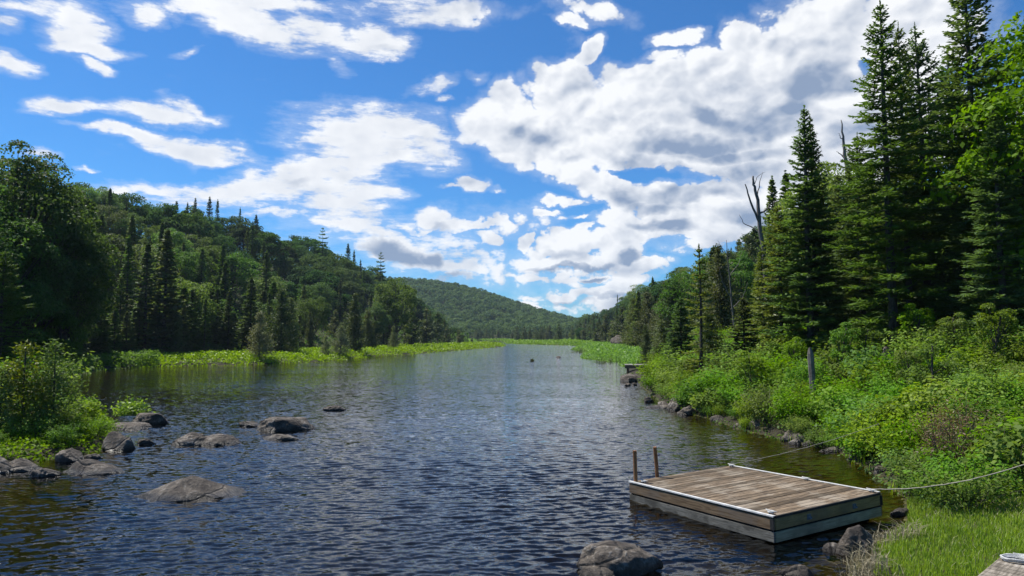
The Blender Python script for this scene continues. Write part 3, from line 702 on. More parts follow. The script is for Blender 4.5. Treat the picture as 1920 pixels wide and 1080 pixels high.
dead('dead_tree', 1583, 48, 0, [([(1600,420,0),(1592,330,0),(1584,290,0),(1580,255,0),(1577,225,0)], .20, .03), ([(1585,300,0),(1578,290,.1),(1568,284,.2)], .06, .015), ([(1588,315,0),(1594,305,.1),(1598,295,.1)], .04, .01), ([(1581,262,0),(1575,256,.1),(1571,250,.1)], .04, .01)], 'thin grey dead spike rising behind the twin fir')
dead('dead_tree', 1375, 55, 0, [([(1378,640,0),(1372,560,0),(1366,500,0),(1362,450,0)], .09, .02), ([(1372,560,0),(1355,530,.3),(1348,500,.4)], .04, .008), ([(1368,520,0),(1385,495,.2),(1392,470,.3)], .04, .008), ([(1370,580,0),(1392,560,.2),(1402,530,.3)], .04, .008), ([(1365,480,0),(1352,462,.2),(1345,450,.2)], .03, .008)], 'bare brown branches of a dead sapling left of the yellow firs')
g = Geo(); zb = th(colx(1518, 27), 27)-.2; zt = atY(1518, 652, 27)[2]
g.tube([(0, 0, zb), (.04, 0, zb*.6+zt*.4), (-.01, .02, zt-.25), (-.03, .02, zt)], [.15, .125, .12, .05], 7)
tagp(link('tree_stump', g.mesh('tree_stump', M['twig'], smooth=False), loc=(colx(1518, 27), 27, 0)), 'short grey weathered stump post standing among the shrubs', 'stump')

# ------------------------------------------------------------------ distant forest as one mass
RNG = np.random.default_rng(99)
Qs = []; tone = []
def canopy(px0, px1, Y0, Y1, n_):
    out_ = []
    px = RNG.uniform(px0, px1, n_); Yd = np.sqrt(RNG.uniform(Y0**2, Y1**2, n_)); return (px-960)/1280*Yd, Yd
x, y = canopy(560, 1330, 640, 985, 5200)
keep = shore_dist(x, y) > 5; x = x[keep]; y = y[keep]; z = terrain(x, y)
for i in range(len(x)):
    t = (y[i]-640)/340
    if RNG.random() < .55-.9*t or RNG.random() < .05:
        h = RNG.uniform(11, 17); m_ = 44; tt = RNG.random(m_)**1.4; rr = (1-tt)*h*.15+.15; ph = RNG.uniform(0, 6.28, m_)
        p = np.stack([x[i]+np.cos(ph)*rr, y[i]+np.sin(ph)*rr, z[i]+tt*h], 1); Qs.append(leaves(p, norm(RNG.normal(size=(m_, 3))+[0, 0, .2]), 1.5*(1.15-tt)+.2, .6)); tone.append(np.full(m_, -.5))
    else:
        h = RNG.uniform(8, 15); r = RNG.uniform(2.6, 6.4); m_ = 80
        d = norm(RNG.normal(size=(m_, 3))+[0, 0, .5]); p = np.array([x[i], y[i], z[i]+h-r*.75])+d*r*np.array([1, 1, .78])*RNG.uniform(.8, 1.08, m_)[:, None]
        Qs.append(leaves(p, norm(d+RNG.normal(size=(m_, 3))*.45), RNG.uniform(1.1, 2.3, m_), .8)); tone.append(np.full(m_, RNG.uniform(-.3, 1.4)))
Qs = np.concatenate(Qs)
RR = np.concatenate(tone)
o = link('distant_forest', quads_mesh('distant_forest', Qs, M['leaf_far'], RR)); tagp(o, 'hazy blue green forest covering the distant hill', 'forest', kind='stuff')
print('distant quads', len(Qs))

# ------------------------------------------------------------------ marsh strips (nobody could count the stems)
def scatter(n_, px0, px1, Y0, Y1, cond):
    px = RNG.uniform(px0, px1, n_); Yd = np.exp(RNG.uniform(math.log(Y0), math.log(Y1), n_)) 
    x = (px-960)/1280*Yd; d = shore_dist(x, Yd); k = cond(x, Yd, d, px); return x[k], Yd[k], d[k], px[k]
def marsh(name, n_, px0, px1, Y0, Y1, cond, hgt, label, mat='marsh', ls=.3):
    x, y, d, px = scatter(n_, px0, px1, Y0, Y1, cond); z = terrain(x, y); Q = []
    clump = .5+.5*np.sin(x*.55+np.sin(y*.3)*2)*np.sin(y*.42+np.sin(x*.21)*2)
    for k in range(7):
        dist = np.sqrt(x*x+y*y); s = ls*(.5+dist/180)
        hh = hgt*(.35+.75*clump)*sst(d, -.2, 2.0)+.10
        p = np.stack([x+RNG.normal(size=len(x))*.3, y+RNG.normal(size=len(x))*.3, z+hh*RNG.uniform(.15, 1.0, len(x))], 1)
        Q.append(leaves(p, norm(RNG.normal(size=(len(x), 3))*.8+[0, 0, .6]), s*RNG.uniform(.6, 1.3, len(x)), .55))
    o = link(name, quads_mesh(name, np.concatenate(Q), M[mat])); return tagp(o, label, 'marsh plants', kind='stuff')
d0f = lambda px: np.interp(px, COL[:, 0], COL[:, 1])
marsh('marsh_shrubs', 42000, 262, 945, 70, 420, lambda x, y, d, px: (d > -.3) & (y < d0f(px)+3), .9, 'bright yellow green low shrubs on the left marsh strip')
marsh('marsh_shrubs', 26000, 860, 1120, 270, 620, lambda x, y, d, px: (d > -.3) & (d < 120) & ((px > 940) | (y > 440)), 1.3, 'bright yellow green band of marsh across the far river')
marsh('marsh_shrubs', 30000, 1065, 1275, 84, 300, lambda x, y, d, px: (d > -.3) & (y < d0f(px)+30), 1.1, 'bright yellow green shrubs on the right marsh tongue')

# ------------------------------------------------------------------ shrubs on the right bank and the left point
shrubs = [shrub_meshes(401, 1.3, .85, 34, 60, .10), shrub_meshes(402, 1.5, .8, 36, 60, .105), shrub_meshes(403, 1.1, .95, 32, 62, .09), shrub_meshes(404, 1.4, .9, 30, 60, .14, asp=.7)]
brown = shrub_meshes(405, 1.6, .6, 26, 60, .07, mat='rust', asp=.3)
ns = 0
def plant_shrub(x, y, h, lab, grp, proto=None, wide=1.0):
    return put('shrub', proto or rs.choice(shrubs), x, y, th(x, y)-.05, h, lab, cat='shrub', group=grp, wide=wide, parts=('leaves', 'stems'), tilt=.08)
Yd = 12.5
while Yd < 64:
    gap = .62+Yd*.017
    px = 1180
    while px < 2020:
        xx = colx(px, Yd)+rs.uniform(-.25, .25); yy = Yd+rs.uniform(-.3, .3)*gap
        d = shore_dist(np.array([xx]), np.array([yy]))[0]
        px += gap*1280/Yd*rs.uniform(.9, 1.25)
        if d < .06 or xx < 3: continue
        ppx = 960+1280*xx/yy
        lim = np.interp(yy, [12, 14, 20, 30, 45, 64], [3.2, 7, 11, 13, 12, 9])
        if d > lim: continue
        if yy > 43 and ppx < 1228: continue
        # grass bank in front stays open
        if yy < 15.2 and ppx < 1715: continue
        if yy < 13.2+abs(ppx-1780)*.012 and ppx > 1700: continue
        h = rs.choice((rs.uniform(.55, .9), rs.uniform(.8, 1.35), rs.uniform(.8, 1.35)))*(1 if d > 1 else .7)*(1.0+.012*(yy-12))
        plant_shrub(xx, yy, h, 'leafy green shrub in the thicket covering the right bank', 'shrubs on the right bank', wide=1.15 if yy < 30 else 1.4); ns += 1
    Yd += gap*.95
print('shrubs', ns)
for px, Y, h in ((1765,15.5,1.7),(1800,16.4,1.9),(1748,17.5,1.6)):
    plant_shrub(colx(px, Y), Y, h, 'reddish brown dying sapling among the green right bank shrubs', 'brown saplings on the right bank', proto=brown)
sapling = [broad_meshes(411, 3.0, 1.0, 26, 110, .10, 'leaf_bright', cz=.55, hz=.45, lob=.34), broad_meshes(412, 3.4, .8, 24, 110, .11, 'leaf_bright', cz=.56, hz=.44, lob=.36)]
for i, px in enumerate((1335,1400,1440,1490,1545,1585,1630,1700,1745,1790,1830,1870,1905,1940,1600,1720,1850)):
    Yp = rs.uniform(23, 29) if px > 1560 else rs.uniform(30, 38)
    put('sapling', sapling[i % 2], colx(px, Yp), Yp, th(colx(px, Yp), Yp)-.05, rs.uniform(1.6, 3.0), 'light green leafy sapling between the shrubs and the tall firs', group='saplings under the right bank firs')
k = 0
for i in range(300):
    Yd = rs.uniform(20.5, 29); px = rs.uniform(-120, 215); xx = colx(px, Yd); d = shore_dist(np.array([xx]), np.array([Yd]))[0]
    if d < .5 or k >= 42: continue
    plant_shrub(xx, Yd, rs.uniform(.55, 1.1), 'bright green shrub on the left rocky point', 'shrubs on the left point', wide=1.2); k += 1
for i in range(26):
    Yd = rs.uniform(31, 70); px = rs.uniform(-80, 135); xx = colx(px, Yd); d = shore_dist(np.array([xx]), np.array([Yd]))[0]
    if d < .5: continue
    plant_shrub(xx, Yd, rs.uniform(1.2, 2.6), 'tall shrub on the shore of the left cove', 'shrubs around the left cove', wide=1.3)

# undergrowth between the shrubs and under the trees
def ground_cover(name, n_, px0, px1, Y0, Y1, cond, label, hgt=.35, ls=.11, mat='shrub'):
    x, y, d, px = scatter(n_, px0, px1, Y0, Y1, cond); z = terrain(x, y); Q = []
    for k in range(4):
        s = ls*(.6+y/45)
        p = np.stack([x+RNG.normal(size=len(x))*.12, y+RNG.normal(size=len(x))*.12, z+hgt*RNG.uniform(.0, 1, len(x))*sst(d, 0, .8)*(.5+y/50)], 1)
        Q.append(leaves(p, norm(RNG.normal(size=(len(x), 3))*.7+[0, 0, .8]), s*RNG.uniform(.6, 1.3, len(x)), .6))
    o = link(name, quads_mesh(name, np.concatenate(Q), M[mat])); return tagp(o, label, 'undergrowth', kind='stuff')
ground_cover('undergrowth', 15000, 1190, 2050, 13.2, 75, lambda x, y, d, px: (d > .05) & ((y < 43) | (px > 1226)) & ((y > 15.2) | (px > 1715)) & (y > 13.2+np.abs(px-1780)*.012), 'low leafy undergrowth covering the right bank', hgt=.4, mat='leaf')
ground_cover('undergrowth', 9000, 60, 300, 60, 112, lambda x, y, d, px: (d > -.1), 'dark undergrowth on the shaded shore of the left cove', hgt=.6, ls=.16, mat='leaf')
ground_cover('undergrowth', 9000, -200, 235, 19.5, 45, lambda x, y, d, px: (d > .1), 'low leafy undergrowth on the left point', hgt=.3)

ground_cover('forest_floor', 30000, -60, 880, 46, 400, lambda x, y, d, px: (d > 1) & (y > d0f(px)-6), 'leafy understorey beneath the trees of the left hill', hgt=.7, ls=.12, mat='leaf')
ground_cover('forest_floor', 16000, 1090, 1700, 44, 400, lambda x, y, d, px: (d > 1) & (y > d0f(px)-6), 'leafy understorey beneath the trees of the right hill', hgt=.7, ls=.12, mat='leaf')
# ------------------------------------------------------------------ grass
def blades(name, x, y, h0, h1, w, mat, label, lean=.35, cat='grass', zoff=0):
    n_ = len(x); z = terrain(x, y)+zoff; h = RNG.uniform(h0, h1, n_); a = RNG.uniform(0, 6.28, n_); l = RNG.uniform(.1, 1, n_)*lean*h
    b = np.stack([x, y, z-.02], 1); dv = np.stack([np.cos(a), np.sin(a), 0*a], 1); sv = np.stack([-np.sin(a), np.cos(a), 0*a], 1)*(w*RNG.uniform(.6, 1.3, n_))[:, None]
    up_ = np.array([0, 0, 1.0]); m1 = b+dv*(l*.3)[:, None]+up_*(h*.6)[:, None]; tp_ = b+dv*l[:, None]+up_*(h*(1-.25*lean))[:, None]
    q1 = np.stack([b-sv, b+sv, m1+sv*.8, m1-sv*.8], 1); q2 = np.stack([m1-sv*.8, m1+sv*.8, tp_+sv*.12, tp_-sv*.12], 1)
    r = RNG.random(n_); o = link(name, quads_mesh(name, np.concatenate([q1, q2]), M[mat], np.concatenate([r, r]))); return tagp(o, label, cat, kind='stuff')
def patch(n_, x0, x1, y0, y1, cond):
    x = RNG.uniform(x0, x1, n_); y = RNG.uniform(y0, y1, n_); d = shore_dist(x, y); k = cond(x, y, d); return x[k], y[k]
gx_, gy_ = patch(170000, 4, 14.5, 7, 15.2, lambda x, y, d: (d > np.where(y > 11.5, .1, .35)) & (RNG.random(len(x)) < .5+.5*np.sin(x*3+np.sin(y*2)*2)*np.sin(y*2.7)*.6+.2))
blades('grass', gx_, gy_, .06, .19, .006, 'grass', 'fresh green grass on the near right bank')
gx_, gy_ = patch(13000, 4, 9, 7, 12.4, lambda x, y, d: (d > -.12) & (d < .55+.25*np.sin(x*4)) & (RNG.random(len(x)) < .35+.65*(np.sin(x*5)*np.sin(y*4.3+1) > 0)))
blades('dry_grass', gx_, gy_, .12, .42, .006, 'straw', 'pale dry grass drooping over the near right water edge', lean=1.1)
gx_, gy_ = patch(3000, 4, 14.5, 7, 15.2, lambda x, y, d: (d > .3) & (np.sin(x*4+1)*np.sin(y*3.3+x) > .2))
blades('tall_grass', gx_, gy_, .2, .38, .005, 'grass', 'longer grass stems standing above the near lawn', lean=.5)
gx_, gy_ = patch(5000, 4, 14.5, 7, 15.2, lambda x, y, d: (d > .3))
blades('dry_grass', gx_, gy_, .08, .24, .005, 'straw', 'scattered straw blades mixed into the near lawn', lean=.8)
gx_, gy_ = patch(5000, 9, 14.5, 12.5, 15.5, lambda x, y, d: d > .5)
blades('dry_grass', gx_, gy_, .08, .2, .006, 'straw', 'brownish worn grass strip between lawn and shrubs', lean=.8)
gx_, gy_ = patch(9000, 5, 18, 15, 34, lambda x, y, d: (d > -.15) & (d < .5) & (np.sin(x*2.2)*np.sin(y*1.7) > .1))
blades('sedge', gx_, gy_, .2, .5, .008, 'grass', 'sedge tufts along the right bank rocks', lean=.6, cat='sedge')
for px0, py0, r, nb, lab in ((1113,681,1.6,260,'thin reeds in the water before the right marsh tongue'),(1080,661,2.6,260,'thin reeds beside the tip of the right marsh tongue')):
    c = at(px0, py0); x = c[0]+RNG.normal(size=nb)*r; y = c[1]+RNG.normal(size=nb)*r*1.2; k = shore_dist(x, y) < 0
    o = blades('reeds', x[k], y[k], 1.0, 1.9, .03, 'cedar', lab, lean=.25, cat='reeds')
    # reeds root in the bed and reach above the water
    
# ------------------------------------------------------------------ rocks
def rock_mesh(seed, w, l, h, rough=.16, sub=4, flat=0.0, point=0.0, skew=(0, 0), chisel=6, cone=0.0):
    bm = bmesh.new(); bmesh.ops.create_icosphere(bm, subdivisions=sub, radius=1.0); off = Vector((seed*3.7, seed*1.3, seed*7.1))
    for v in bm.verts:
        c = v.co.copy()
        d1 = mnoise.noise(c*1.1+off); d2 = mnoise.noise(c*2.6+off*2); d3 = mnoise.noise(c*7+off)
        cell = mnoise.cell(c*1.7+off)*.05
        d4 = mnoise.noise(c*17+off); s = 1+rough*2.0*d1+rough*1.1*d2+rough*.42*d3+rough*.18*d4
        c = c*s
        # chisel planes
        for q in range(chisel):
            nv = Vector((math.sin(seed*5+q*2.1), math.cos(seed*3+q*1.7), .25+.5*math.sin(seed+q*1.3))).normalized(); lim = .74+.12*math.sin(seed*2+q*3)
            e = c.dot(nv)-lim
            if e > 0: c -= nv*e*.78
        if flat and c.z > flat: c.z = flat+(c.z-flat)*.35
        if cone:
            rr_ = min(1.0, math.hypot(c.x, c.y)); c.z *= (1-cone*rr_**1.3)
        z = c.z
        c.x += skew[0]*max(z, 0); c.y += skew[1]*max(z, 0)
        v.co = Vector((c.x*w/2, c.y*l/2, c.z*h))
    me = bpy.data.meshes.new('rock'); bm.to_mesh(me); bm.free(); me.materials.append(M['rock'])
    me.polygons.foreach_set('use_smooth', [True]*len(me.polygons)); me.update(); return me
# px of centre, py of waterline, width px, height px above the waterline, seed, depth ratio, rz, label
ROCKS = [
 (382,938,200,36,1,.60,.15,'long low sloping boulder alone in the open water',dict(cone=.8,skew=(-.1,0),chisel=3,rough=.13)),
 (538,808,102,30,2,.62,0,'dark round topped rock in mid river',dict(flat=.7)),
 (533,826,66,9,3,.5,0,'flat slab just below the dark round rock',{}),
 (475,800,48,8,4,.5,0,'low rock touching the left of the dark round rock',{}),
 (630,770,42,9,5,.5,0,'small lone rock farthest out in mid river',{}),
 (362,836,74,19,6,.6,.3,'pale slanted slab beside the long dark ledge',dict(skew=(.3,0))),
 (414,835,92,24,7,.6,-.1,'long dark ledge rock in the left shallows',dict(flat=.5)),
 (290,796,62,27,8,.7,0,'dark rounded rock behind the pale ledge near the left point',dict(flat=.7)),
 (256,806,72,18,9,.7,.2,'pale ledge in front of the tiny green tuft',dict(flat=.5)),
 (230,845,56,27,10,.7,.2,'dark rock at the tip of the left point',{}),
 (282,834,30,10,11,.6,0,'small dark rock right of the point tip rock',{}),
 (140,866,60,20,12,.6,0,'grey rock below the shrubs of the left point',{}),
 (193,890,104,30,13,.6,.1,'broad sloping boulder in front of the left point',dict(cone=.6,skew=(-.3,0),chisel=3)),
 (98,894,50,14,14,.5,0,'small flat rock left of the broad sloping boulder',{}),
 (52,884,78,24,15,.6,0,'wide grey rock near the left border',dict(cone=.5)),
 (8,888,60,28,16,.6,0,'grey rock cut by the left border',{}),
 (185,862,34,9,17,.6,0,'tiny rock between point and sloping boulder',{}),
 (1162,1080,160,50,18,.7,.1,'large rounded dark boulder at the bottom edge of the view',dict(chisel=2,rough=.09,skew=(-.22,0))),
 (1118,1092,70,20,19,.6,0,'low rock in front of the large bottom boulder',{}),
 (1480,1088,70,24,20,.6,0,'grey rock at the bottom edge below the raft',{}),
 (1590,1042,84,44,21,.8,.2,'pale grey rock in the dry grass by the raft',{}),
 (1548,1036,34,16,22,.8,.2,'small pale rock left of the one in the dry grass',{}),
 (1275,770,56,27,23,.8,.4,'big slanted rock of the cluster on the right bank',dict(skew=(.25,0))),
 (1288,778,36,17,24,.7,0,'front rock of the cluster on the right bank',{}),
 (1306,775,30,24,25,.9,0,'right rock of the cluster on the right bank',{}),
 (1246,764,28,13,26,.7,0,'dark left rock of the cluster on the right bank',{}),
 (1215,754,16,11,27,.8,0,'black rock at the water left of the cluster',{}),
 (1237,766,40,6,28,.6,0,'flat brown slab by the black rock',{}),
 (1182,716,46,18,29,.9,0,'sloping brown rock under the small dock',dict(flat=.6)),
 (1175,724,12,5,30,.8,0,'little dark rock below the small dock',{}),
 (1188,723,11,5,31,.8,0,'little rock beside the dark one below the small dock',{}),
 (1415,808,40,24,32,.9,0,'dark rock under the shrubs midway along the right bank',{}),
 (1475,828,26,24,33,.9,0,'grey rock at the left of the small bank rocks',{}),
 (1496,831,34,24,34,.9,0,'brown round rock among the small bank rocks',{}),
 (1484,834,18,12,35,.9,0,'little grey rock in front of the brown round one',{}),
 (1510,836,20,10,36,.9,0,'flat little rock right of the brown round one',{}),
 (1603,866,34,42,37,.9,0,'upright split rock at the bank behind the raft',{}),
 (1590,865,20,10,38,.9,0,'small dark rock at the foot of the upright split rock',{}),
 (1642,890,26,22,39,.9,0,'rock under the shrubs right behind the raft',{}),
 (1560,848,60,8,40,.6,0,'flat wet ledge left of the upright split rock',{}),
 (1047,671,9,3,41,.8,0,'tiny dark rock in the distant open water',{}),
 (1385,803,30,12,42,.8,0,'low rock left of the dark one under the shrubs',{}),
 (1675,968,30,16,43,.9,0,'small rock half hidden in grass at the raft corner',{}),
 (1345,790,26,12,44,.8,0,'small bank rock between the cluster and the dark one',{}),
]
for (px, py, w, hp, sd_, dr_, rz, lab, kw) in ROCKS:
    a = at(px, py); dist = a[1]; wm = w/1280*dist; hm = hp/1280*dist; l = wm*dr_
    if w > 60: hm *= .92
    if px > 1200 and w < 60: wm *= 1.2; hm *= .74
    me = rock_mesh(sd_, wm*1.08, l*1.1, hm*1.15, sub=5 if w > 40 else 4, **kw)
    cx = colx(px, dist+l*.35)
    tagp(link('rock', me, loc=(cx, dist+l*.40, -hm*.10), rot=(0, 0, rz)), lab, 'rock')
for px, py, Y, w, h, sd_, lab in ((1668,676,28,.75,.75,50,'grey boulder beside the foot of the tallest fir'),(1160,644,200,5,3.4,51,'big grey boulder among the trees behind the right marsh')):
    c = atY(px, py, Y); tagp(link('rock', rock_mesh(sd_, w, w*.8, h*.7), loc=(c[0], Y, c[2])), lab, 'rock')
# tiny green islands
for px, py, wpx, hpx, lab, nb in ((998,678,5,3,'tiny tussock of plants alone in the distant water',260),(232,792,46,22,'small bright green tuft growing on the pale ledge',900)):
    a = at(px, py); s = a[1]/1280; m_ = nb; p = np.stack([a[0]+RNG.normal(size=m_)*wpx*s*.28, a[1]+.6+RNG.normal(size=m_)*wpx*s*.25, np.abs(RNG.normal(size=m_))*hpx*s*.5+.02+(.25 if px < 500 else 0)], 1)
    o = link('plant_tuft', quads_mesh('plant_tuft', leaves(p, norm(RNG.normal(size=(m_, 3))+[0, 0, .6]), (.16 if px < 500 else .3), .5), M['marsh'] if px < 500 else M['cedar'])); tagp(o, lab, 'plants')

# ------------------------------------------------------------------ raft
def wood(name, c1, c2, c3, axis=0, board=.14, wear=.5):
    m, n = newmat(name)
    tc = n.node('ShaderNodeTexCoord').outputs['Object']
    st = [6, 6, 6]; st[axis] = .5
    a = n.noise(n.vm('MULTIPLY', tc, tuple(st)), 5, 8, .65, dist=.4); b = n.noise(tc, 1.6, 5, .6); f2 = n.noise(n.vm('MULTIPLY', tc, tuple(q*3 for q in st)), 9, 5, .7)
    rn = n.node('ShaderNodeAttribute', attribute_name='rnd').outputs['Fac']
    c = n.mix(n.ss(a, .35, .65), c1, c2)
    c = n.mix(n.m('MULTIPLY', n.ss(n.m('ADD', b, n.m('MULTIPLY', n.m('SUBTRACT', a, .5), .7)), .5, .62), wear), c, c3)
    c = n.mix(1.0, c, n.node('ShaderNodeCombineColor', {0: n.m('MULTIPLY_ADD', rn, .9, .55), 1: n.m('MULTIPLY_ADD', rn, .92, .53), 2: n.m('MULTIPLY_ADD', rn, .98, .48)}).outputs[0], blend='MULTIPLY')
    h = n.m('ADD', n.m('MULTIPLY', a, .5), n.m('MULTIPLY', f2, .5))
    bp = n.node('ShaderNodeBump', {'Strength': .8, 'Distance': .006, 'Height': h})
    p = n.node('ShaderNodeBsdfPrincipled', {'Base Color': c, 'Roughness': .82, 'Specular IOR Level': .3, 'Normal': bp.outputs[0]})
    finish(n, p.outputs[0]); return m
M['deck'] = wood('weathered_deck', (.05, .036, .024), (.185, .135, .085), (.25, .22, .175))
M['side'] = wood('side_board', (.09, .058, .032), (.20, .138, .08), (.11, .095, .08), axis=1)
M['endb'] = wood('end_board', (.24, .165, .065), (.40, .29, .13), (.14, .11, .07))
M['lowb'] = wood('grey_board', (.15, .145, .13), (.36, .35, .32), (.08, .075, .065), axis=1, wear=.8)
M['endlow'] = wood('end_low_board', (.17, .15, .085), (.30, .27, .17), (.10, .09, .06))
M['oldgrey'] = wood('old_grey_plank', (.10, .085, .065), (.24, .21, .17), (.3, .28, .25))
M['metal'] = simple('pale_metal', (.42, .42, .40), (.68, .67, .65), 6, rough=.45, bump=.1, spec=.5)
M['steel'] = simple('brackets', (.08, .10, .12), (.2, .24, .27), 9, rough=.6, bump=.2, metal=.5)
M['rustpost'] = simple('rusty_post', (.16, .065, .022), (.34, .17, .07), 5, rough=.8, bump=.3)
M['rope'] = simple('rope', (.22, .20, .16), (.42, .39, .33), 20, rough=.9, bump=.3)
M['ropegrey'] = simple('grey_rope', (.3, .3, .29), (.6, .6, .58), 20, rough=.9, bump=.3)
M['float'] = simple('dark_float', (.012, .012, .012), (.03, .03, .03), 3)
ZT = .47
pn = at(1451, 968, ZT); pl_ = at(1176, 903, .41); pr = at(1659, 929, ZT)
ex = (pr-pn)[:2]; ey = (pl_-pn)[:2]; LX = float(np.linalg.norm(ex)); LY = float(np.linalg.norm(ey))
ang = math.atan2(ex[1], ex[0]); angy = math.atan2(ey[1], ey[0]); ang = (ang+angy-math.pi/2)/2
raft = bpy.data.objects.new('swim_raft', None); C.objects.link(raft); raft.location = (pn[0], pn[1], 0)
slope = math.atan2(.07, LY); raft.rotation_euler = (-slope, -.012, ang)
tagp(raft, 'weathered wooden swim raft with pale metal edge strips floating by the bank', 'raft')
def boards(name, specs, mat, bev=.006, parent=raft):
    bm = bmesh.new(); lay = bm.faces.layers.float.new('rnd')
    for (x0, x1, y0, y1, z0, z1) in specs:
        r = bmesh.ops.create_cube(bm, size=1.0)
        for v in r['verts']: v.co = Vector(((x0+x1)/2+v.co.x*(x1-x0), (y0+y1)/2+v.co.y*(y1-y0), (z0+z1)/2+v.co.z*(z1-z0)))
        val = rs.random(); es = set(); 
        for v in r['verts']:
            for f in v.link_faces: f[lay] = val
            for e in v.link_edges: es.add(e)
        bmesh.ops.bevel(bm, geom=list(es), offset=bev, segments=2, affect='EDGES')
    me = bpy.data.meshes.new(name); bm.to_mesh(me); bm.free(); me.materials.append(mat); return link(name, me, parent)
nb = 25; bw = LY/nb; dk_ = []
for i in range(nb):
    dk_.append((rs.uniform(.008, .018), LX-rs.uniform(.006, .02), i*bw+.005, (i+1)*bw-.005, ZT-.036, ZT+rs.uniform(-.003, .003)))
boards('deck', dk_, M['deck'], .004)
zt = ZT-.04
boards('side_board', [(-.03, .012, -.02, LY+.02, zt-.20, zt)], M['side'])
boards('side_board', [(-.03, .012, -.02, LY+.02, zt-.41, zt-.235)], M['lowb'])
boards('end_board', [(.016, LX-.016, -.03, .012, zt-.20, zt)], M['endb'])
boards('end_board', [(.016, LX-.016, -.03, .012, zt-.41, zt-.235)], M['endlow'])
boards('side_board', [(LX-.012, LX+.03, -.02, LY+.02, zt-.41, zt)], M['side'])
boards('end_board', [(.016, LX-.016, LY-.012, LY+.03, zt-.41, zt)], M['side'])
boards('metal_edge', [(-.038, .02, -.03, LY+.03, ZT+.004, ZT+.014), (-.042, -.032, -.03, LY+.03, ZT-.014, ZT+.012)], M['metal'], .002)
boards('metal_edge', [(LX-.03, LX+.038, 0, LY+.03, ZT+.004, ZT+.016)], M['metal'], .002)
boards('rubber_edge', [(.022, LX-.032, -.04, -.004, ZT-.036, ZT+.006)], M['float'], .003)
boards('float', [(.15, LX-.15, .15, LY-.15, -.12, zt-.14)], M['float'], .02)
boards('corner_bracket', [(-.036, -.0305, -.024, .05, zt-.2, zt-.01)], M['float'], .001)
boards('corner_bracket', [(LX-.05, LX+.034, -.037, -.0305, zt-.2, zt-.01)], M['float'], .001)
for fx in (.29, .72):
    g = Geo(); c = fx*LX; zc = zt-.1
    g.box(c-.05, c+.05, -.036, -.031, zc-.05, zc+.05)
    for ax_ in (-.03, .03):
        for az_ in (-.03, .03): g.tube([(c+ax_, -.036, zc+az_), (c+ax_, -.052, zc+az_)], .012, 6)
    g.tube([(c-.04, -.05, zc), (c-.02, -.075, zc-.02), (c+.02, -.075, zc-.02), (c+.04, -.05, zc)], .010, 6)
    link('bolt_plate', g.mesh('bolt_plate', M['steel']), raft)
# ladder rails at the far left corner
for lx, ly, tilt_ in ((.06, LY-.10, 0), (.84, LY+.02, -.07)):
    g = Geo(); g.tube([(lx, ly, -.5), (lx+tilt_*.6, ly, ZT+.30), (lx+tilt_, ly, ZT+.68)], .043, 12)
    link('ladder_rail', g.mesh('ladder_rail', M['rustpost'], smooth=False), raft)
g = Geo(); 
for z_ in (.0, -.28): g.tube([(.06, LY+.0, z_), (.84, LY+.01, z_)], .02, 8)
link('ladder_rung', g.mesh('ladder_rung', M['rustpost']), raft)
def cleat(lx, ly, rz):
    g = Geo(); g.tube([(-.12, 0, .05), (-.06, 0, .042), (.06, 0, .042), (.12, 0, .05)], [.008, .014, .014, .008], 8)
    for q in (-.035, .035): g.tube([(q, 0, 0), (q, 0, .045)], [.018, .012], 8)
    g.tube([(math.cos(t)*.05*(1+.3*math.sin(3*t)), math.sin(t)*.045, .02+.02*(t/12)) for t in np.linspace(0, 12.5, 40)], .009, 6)
    o = link('cleat', g.mesh('cleat', M['ropegrey'], smooth=True), raft, loc=(lx, ly, ZT+.012), rot=(0, 0, rz)); return o
cleat(LX-.10, .10, 1.4); cleat(LX-.10, LY*.42, 1.4); cleat(.10, .12, 1.5); cleat(LX-.10, LY-.12, 1.5); cleat(.12, LY-.3, 1.6)
bpy.context.view_layer.update()
MW = raft.matrix_world
def rope(name, a, b, sag, r, mat, label, n_=40, wig=.01):
    t = np.linspace(0, 1, n_)[:, None]; a = np.array(a); b = np.array(b); P3 = a*(1-t)+b*t; P3[:, 2] -= (sag*4*t*(1-t))[:, 0]; P3 += RNG.normal(size=P3.shape)*wig*.3
    g = Geo(); g.tube(P3, r, 7); return tagp(link(name, g.mesh(name, mat, smooth=True)), label, 'rope')
c1 = MW @ Vector((LX-.10, LY-.12, ZT+.06)); e1 = atY(1660, 790, 19.0)
rope('mooring_rope', c1, e1, .10, .006, M['rope'], 'thin taut rope from the far raft corner up to the shrubs')
c2 = MW @ Vector((LX-.08, .10, ZT+.06)); e2 = atY(1990, 846, 11.2)
rope('mooring_rope', c2, e2, .18, .009, M['rope'], 'thick sagging rope from the right raft corner to the right border')

# ------------------------------------------------------------------ air
m, n = newmat('air'); M['air'] = m
vol = n.node('ShaderNodeVolumePrincipled', {'Color': (.62, .78, 1.0, 1), 'Density': HAZE, 'Anisotropy': .2})
n.node('ShaderNodeOutputMaterial').inputs['Volume']; n.l.new(vol.outputs[0], n.t.nodes['Material Output'].inputs['Volume'])
g = Geo(); g.box(-1500, 1500, -300, 1500, -4.0, 130.0)
hz = link('haze', g.mesh('haze', M['air'])); hz['kind'] = 'stuff'; hz['label'] = 'faint blue summer haze over the valley'

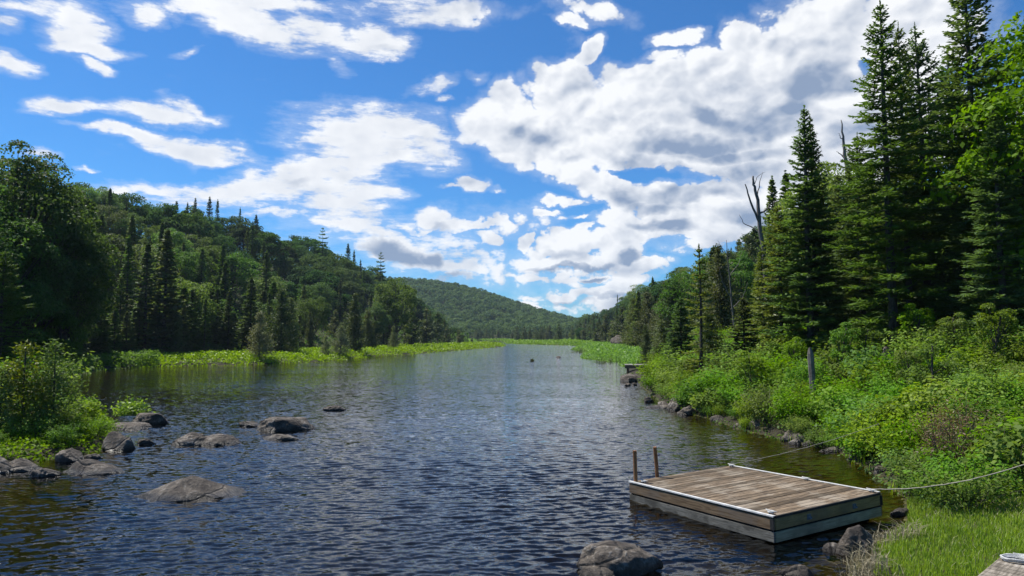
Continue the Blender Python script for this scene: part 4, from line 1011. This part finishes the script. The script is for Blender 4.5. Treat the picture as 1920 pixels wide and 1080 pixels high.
# ------------------------------------------------------------------ near dock corner with coiled rope
za = .95
q1 = at(1880, 1040, za); q2 = at(1826, 1085, za); 
d1 = np.array([.98, -.08]); d1 /= np.linalg.norm(d1); 
dock = bpy.data.objects.new('dock', None); C.objects.link(dock); dock.location = (q1[0], q1[1], 0)
e_ = (q2-q1)[:2]; L_ = np.linalg.norm(e_); angd = math.atan2(e_[1], e_[0]); dock.rotation_euler = (0, 0, angd)
tagp(dock, 'corner of a grey plank dock in the grass at the bottom right', 'dock')
boards('deck', [(i*.145+.0, i*.145+.139, .0, 2.6, za-.04, za) for i in range(16)], M['oldgrey'], .004, dock)
boards('frame', [(.01, 2.3, .02, .06, za-.24, za-.043), (.01, .05, .065, 2.55, za-.24, za-.043)], M['side'], .004, dock)
for ly in (.14, 2.3): boards('post', [(.08, .17, ly, ly+.09, .1, za-.045)], M['side'], .004, dock)
g = Geo(); t = np.linspace(0, 6.283*3.2, 150)
g.tube(np.stack([np.cos(t)*(.13+.012*t/6)*(1+.06*np.sin(2.3*t)), np.sin(t)*(.09+.01*t/6), .012+.012*(t/6.28)+.004*np.sin(5*t)], 1), .012, 7)
cc = at(1905, 1052, za)
tagp(link('rope_coil', g.mesh('rope_coil', M['ropegrey'], smooth=True), loc=(cc[0], cc[1], za)), 'white rope coiled on the corner of the near dock', 'rope')

# ------------------------------------------------------------------ small far dock
a = at(1173, 705, 0); Yk = 70.0
fd = bpy.data.objects.new('fishing_dock', None); C.objects.link(fd); x0 = colx(1171, Yk); fd.location = (x0, Yk, 0); fd.rotation_euler = (0, 0, -.12)
zd = atY(1174, 684, Yk)[2]; tagp(fd, 'small grey dock on posts far along the right bank', 'dock')
boards('deck', [(0, 2.6, i*.15, i*.15+.142, zd-.05, zd) for i in range(16)], M['lowb'], .004, fd)
boards('beam', [(-.03, 2.6, -.05, -.005, zd-.36, zd-.055)], M['side'], .004, fd)
for px_ in (.25, 2.2):
    for py_ in (.0, 2.1): boards('post', [(px_, px_+.14, py_, py_+.14, -.4, zd-.06)], M['side'], .004, fd)
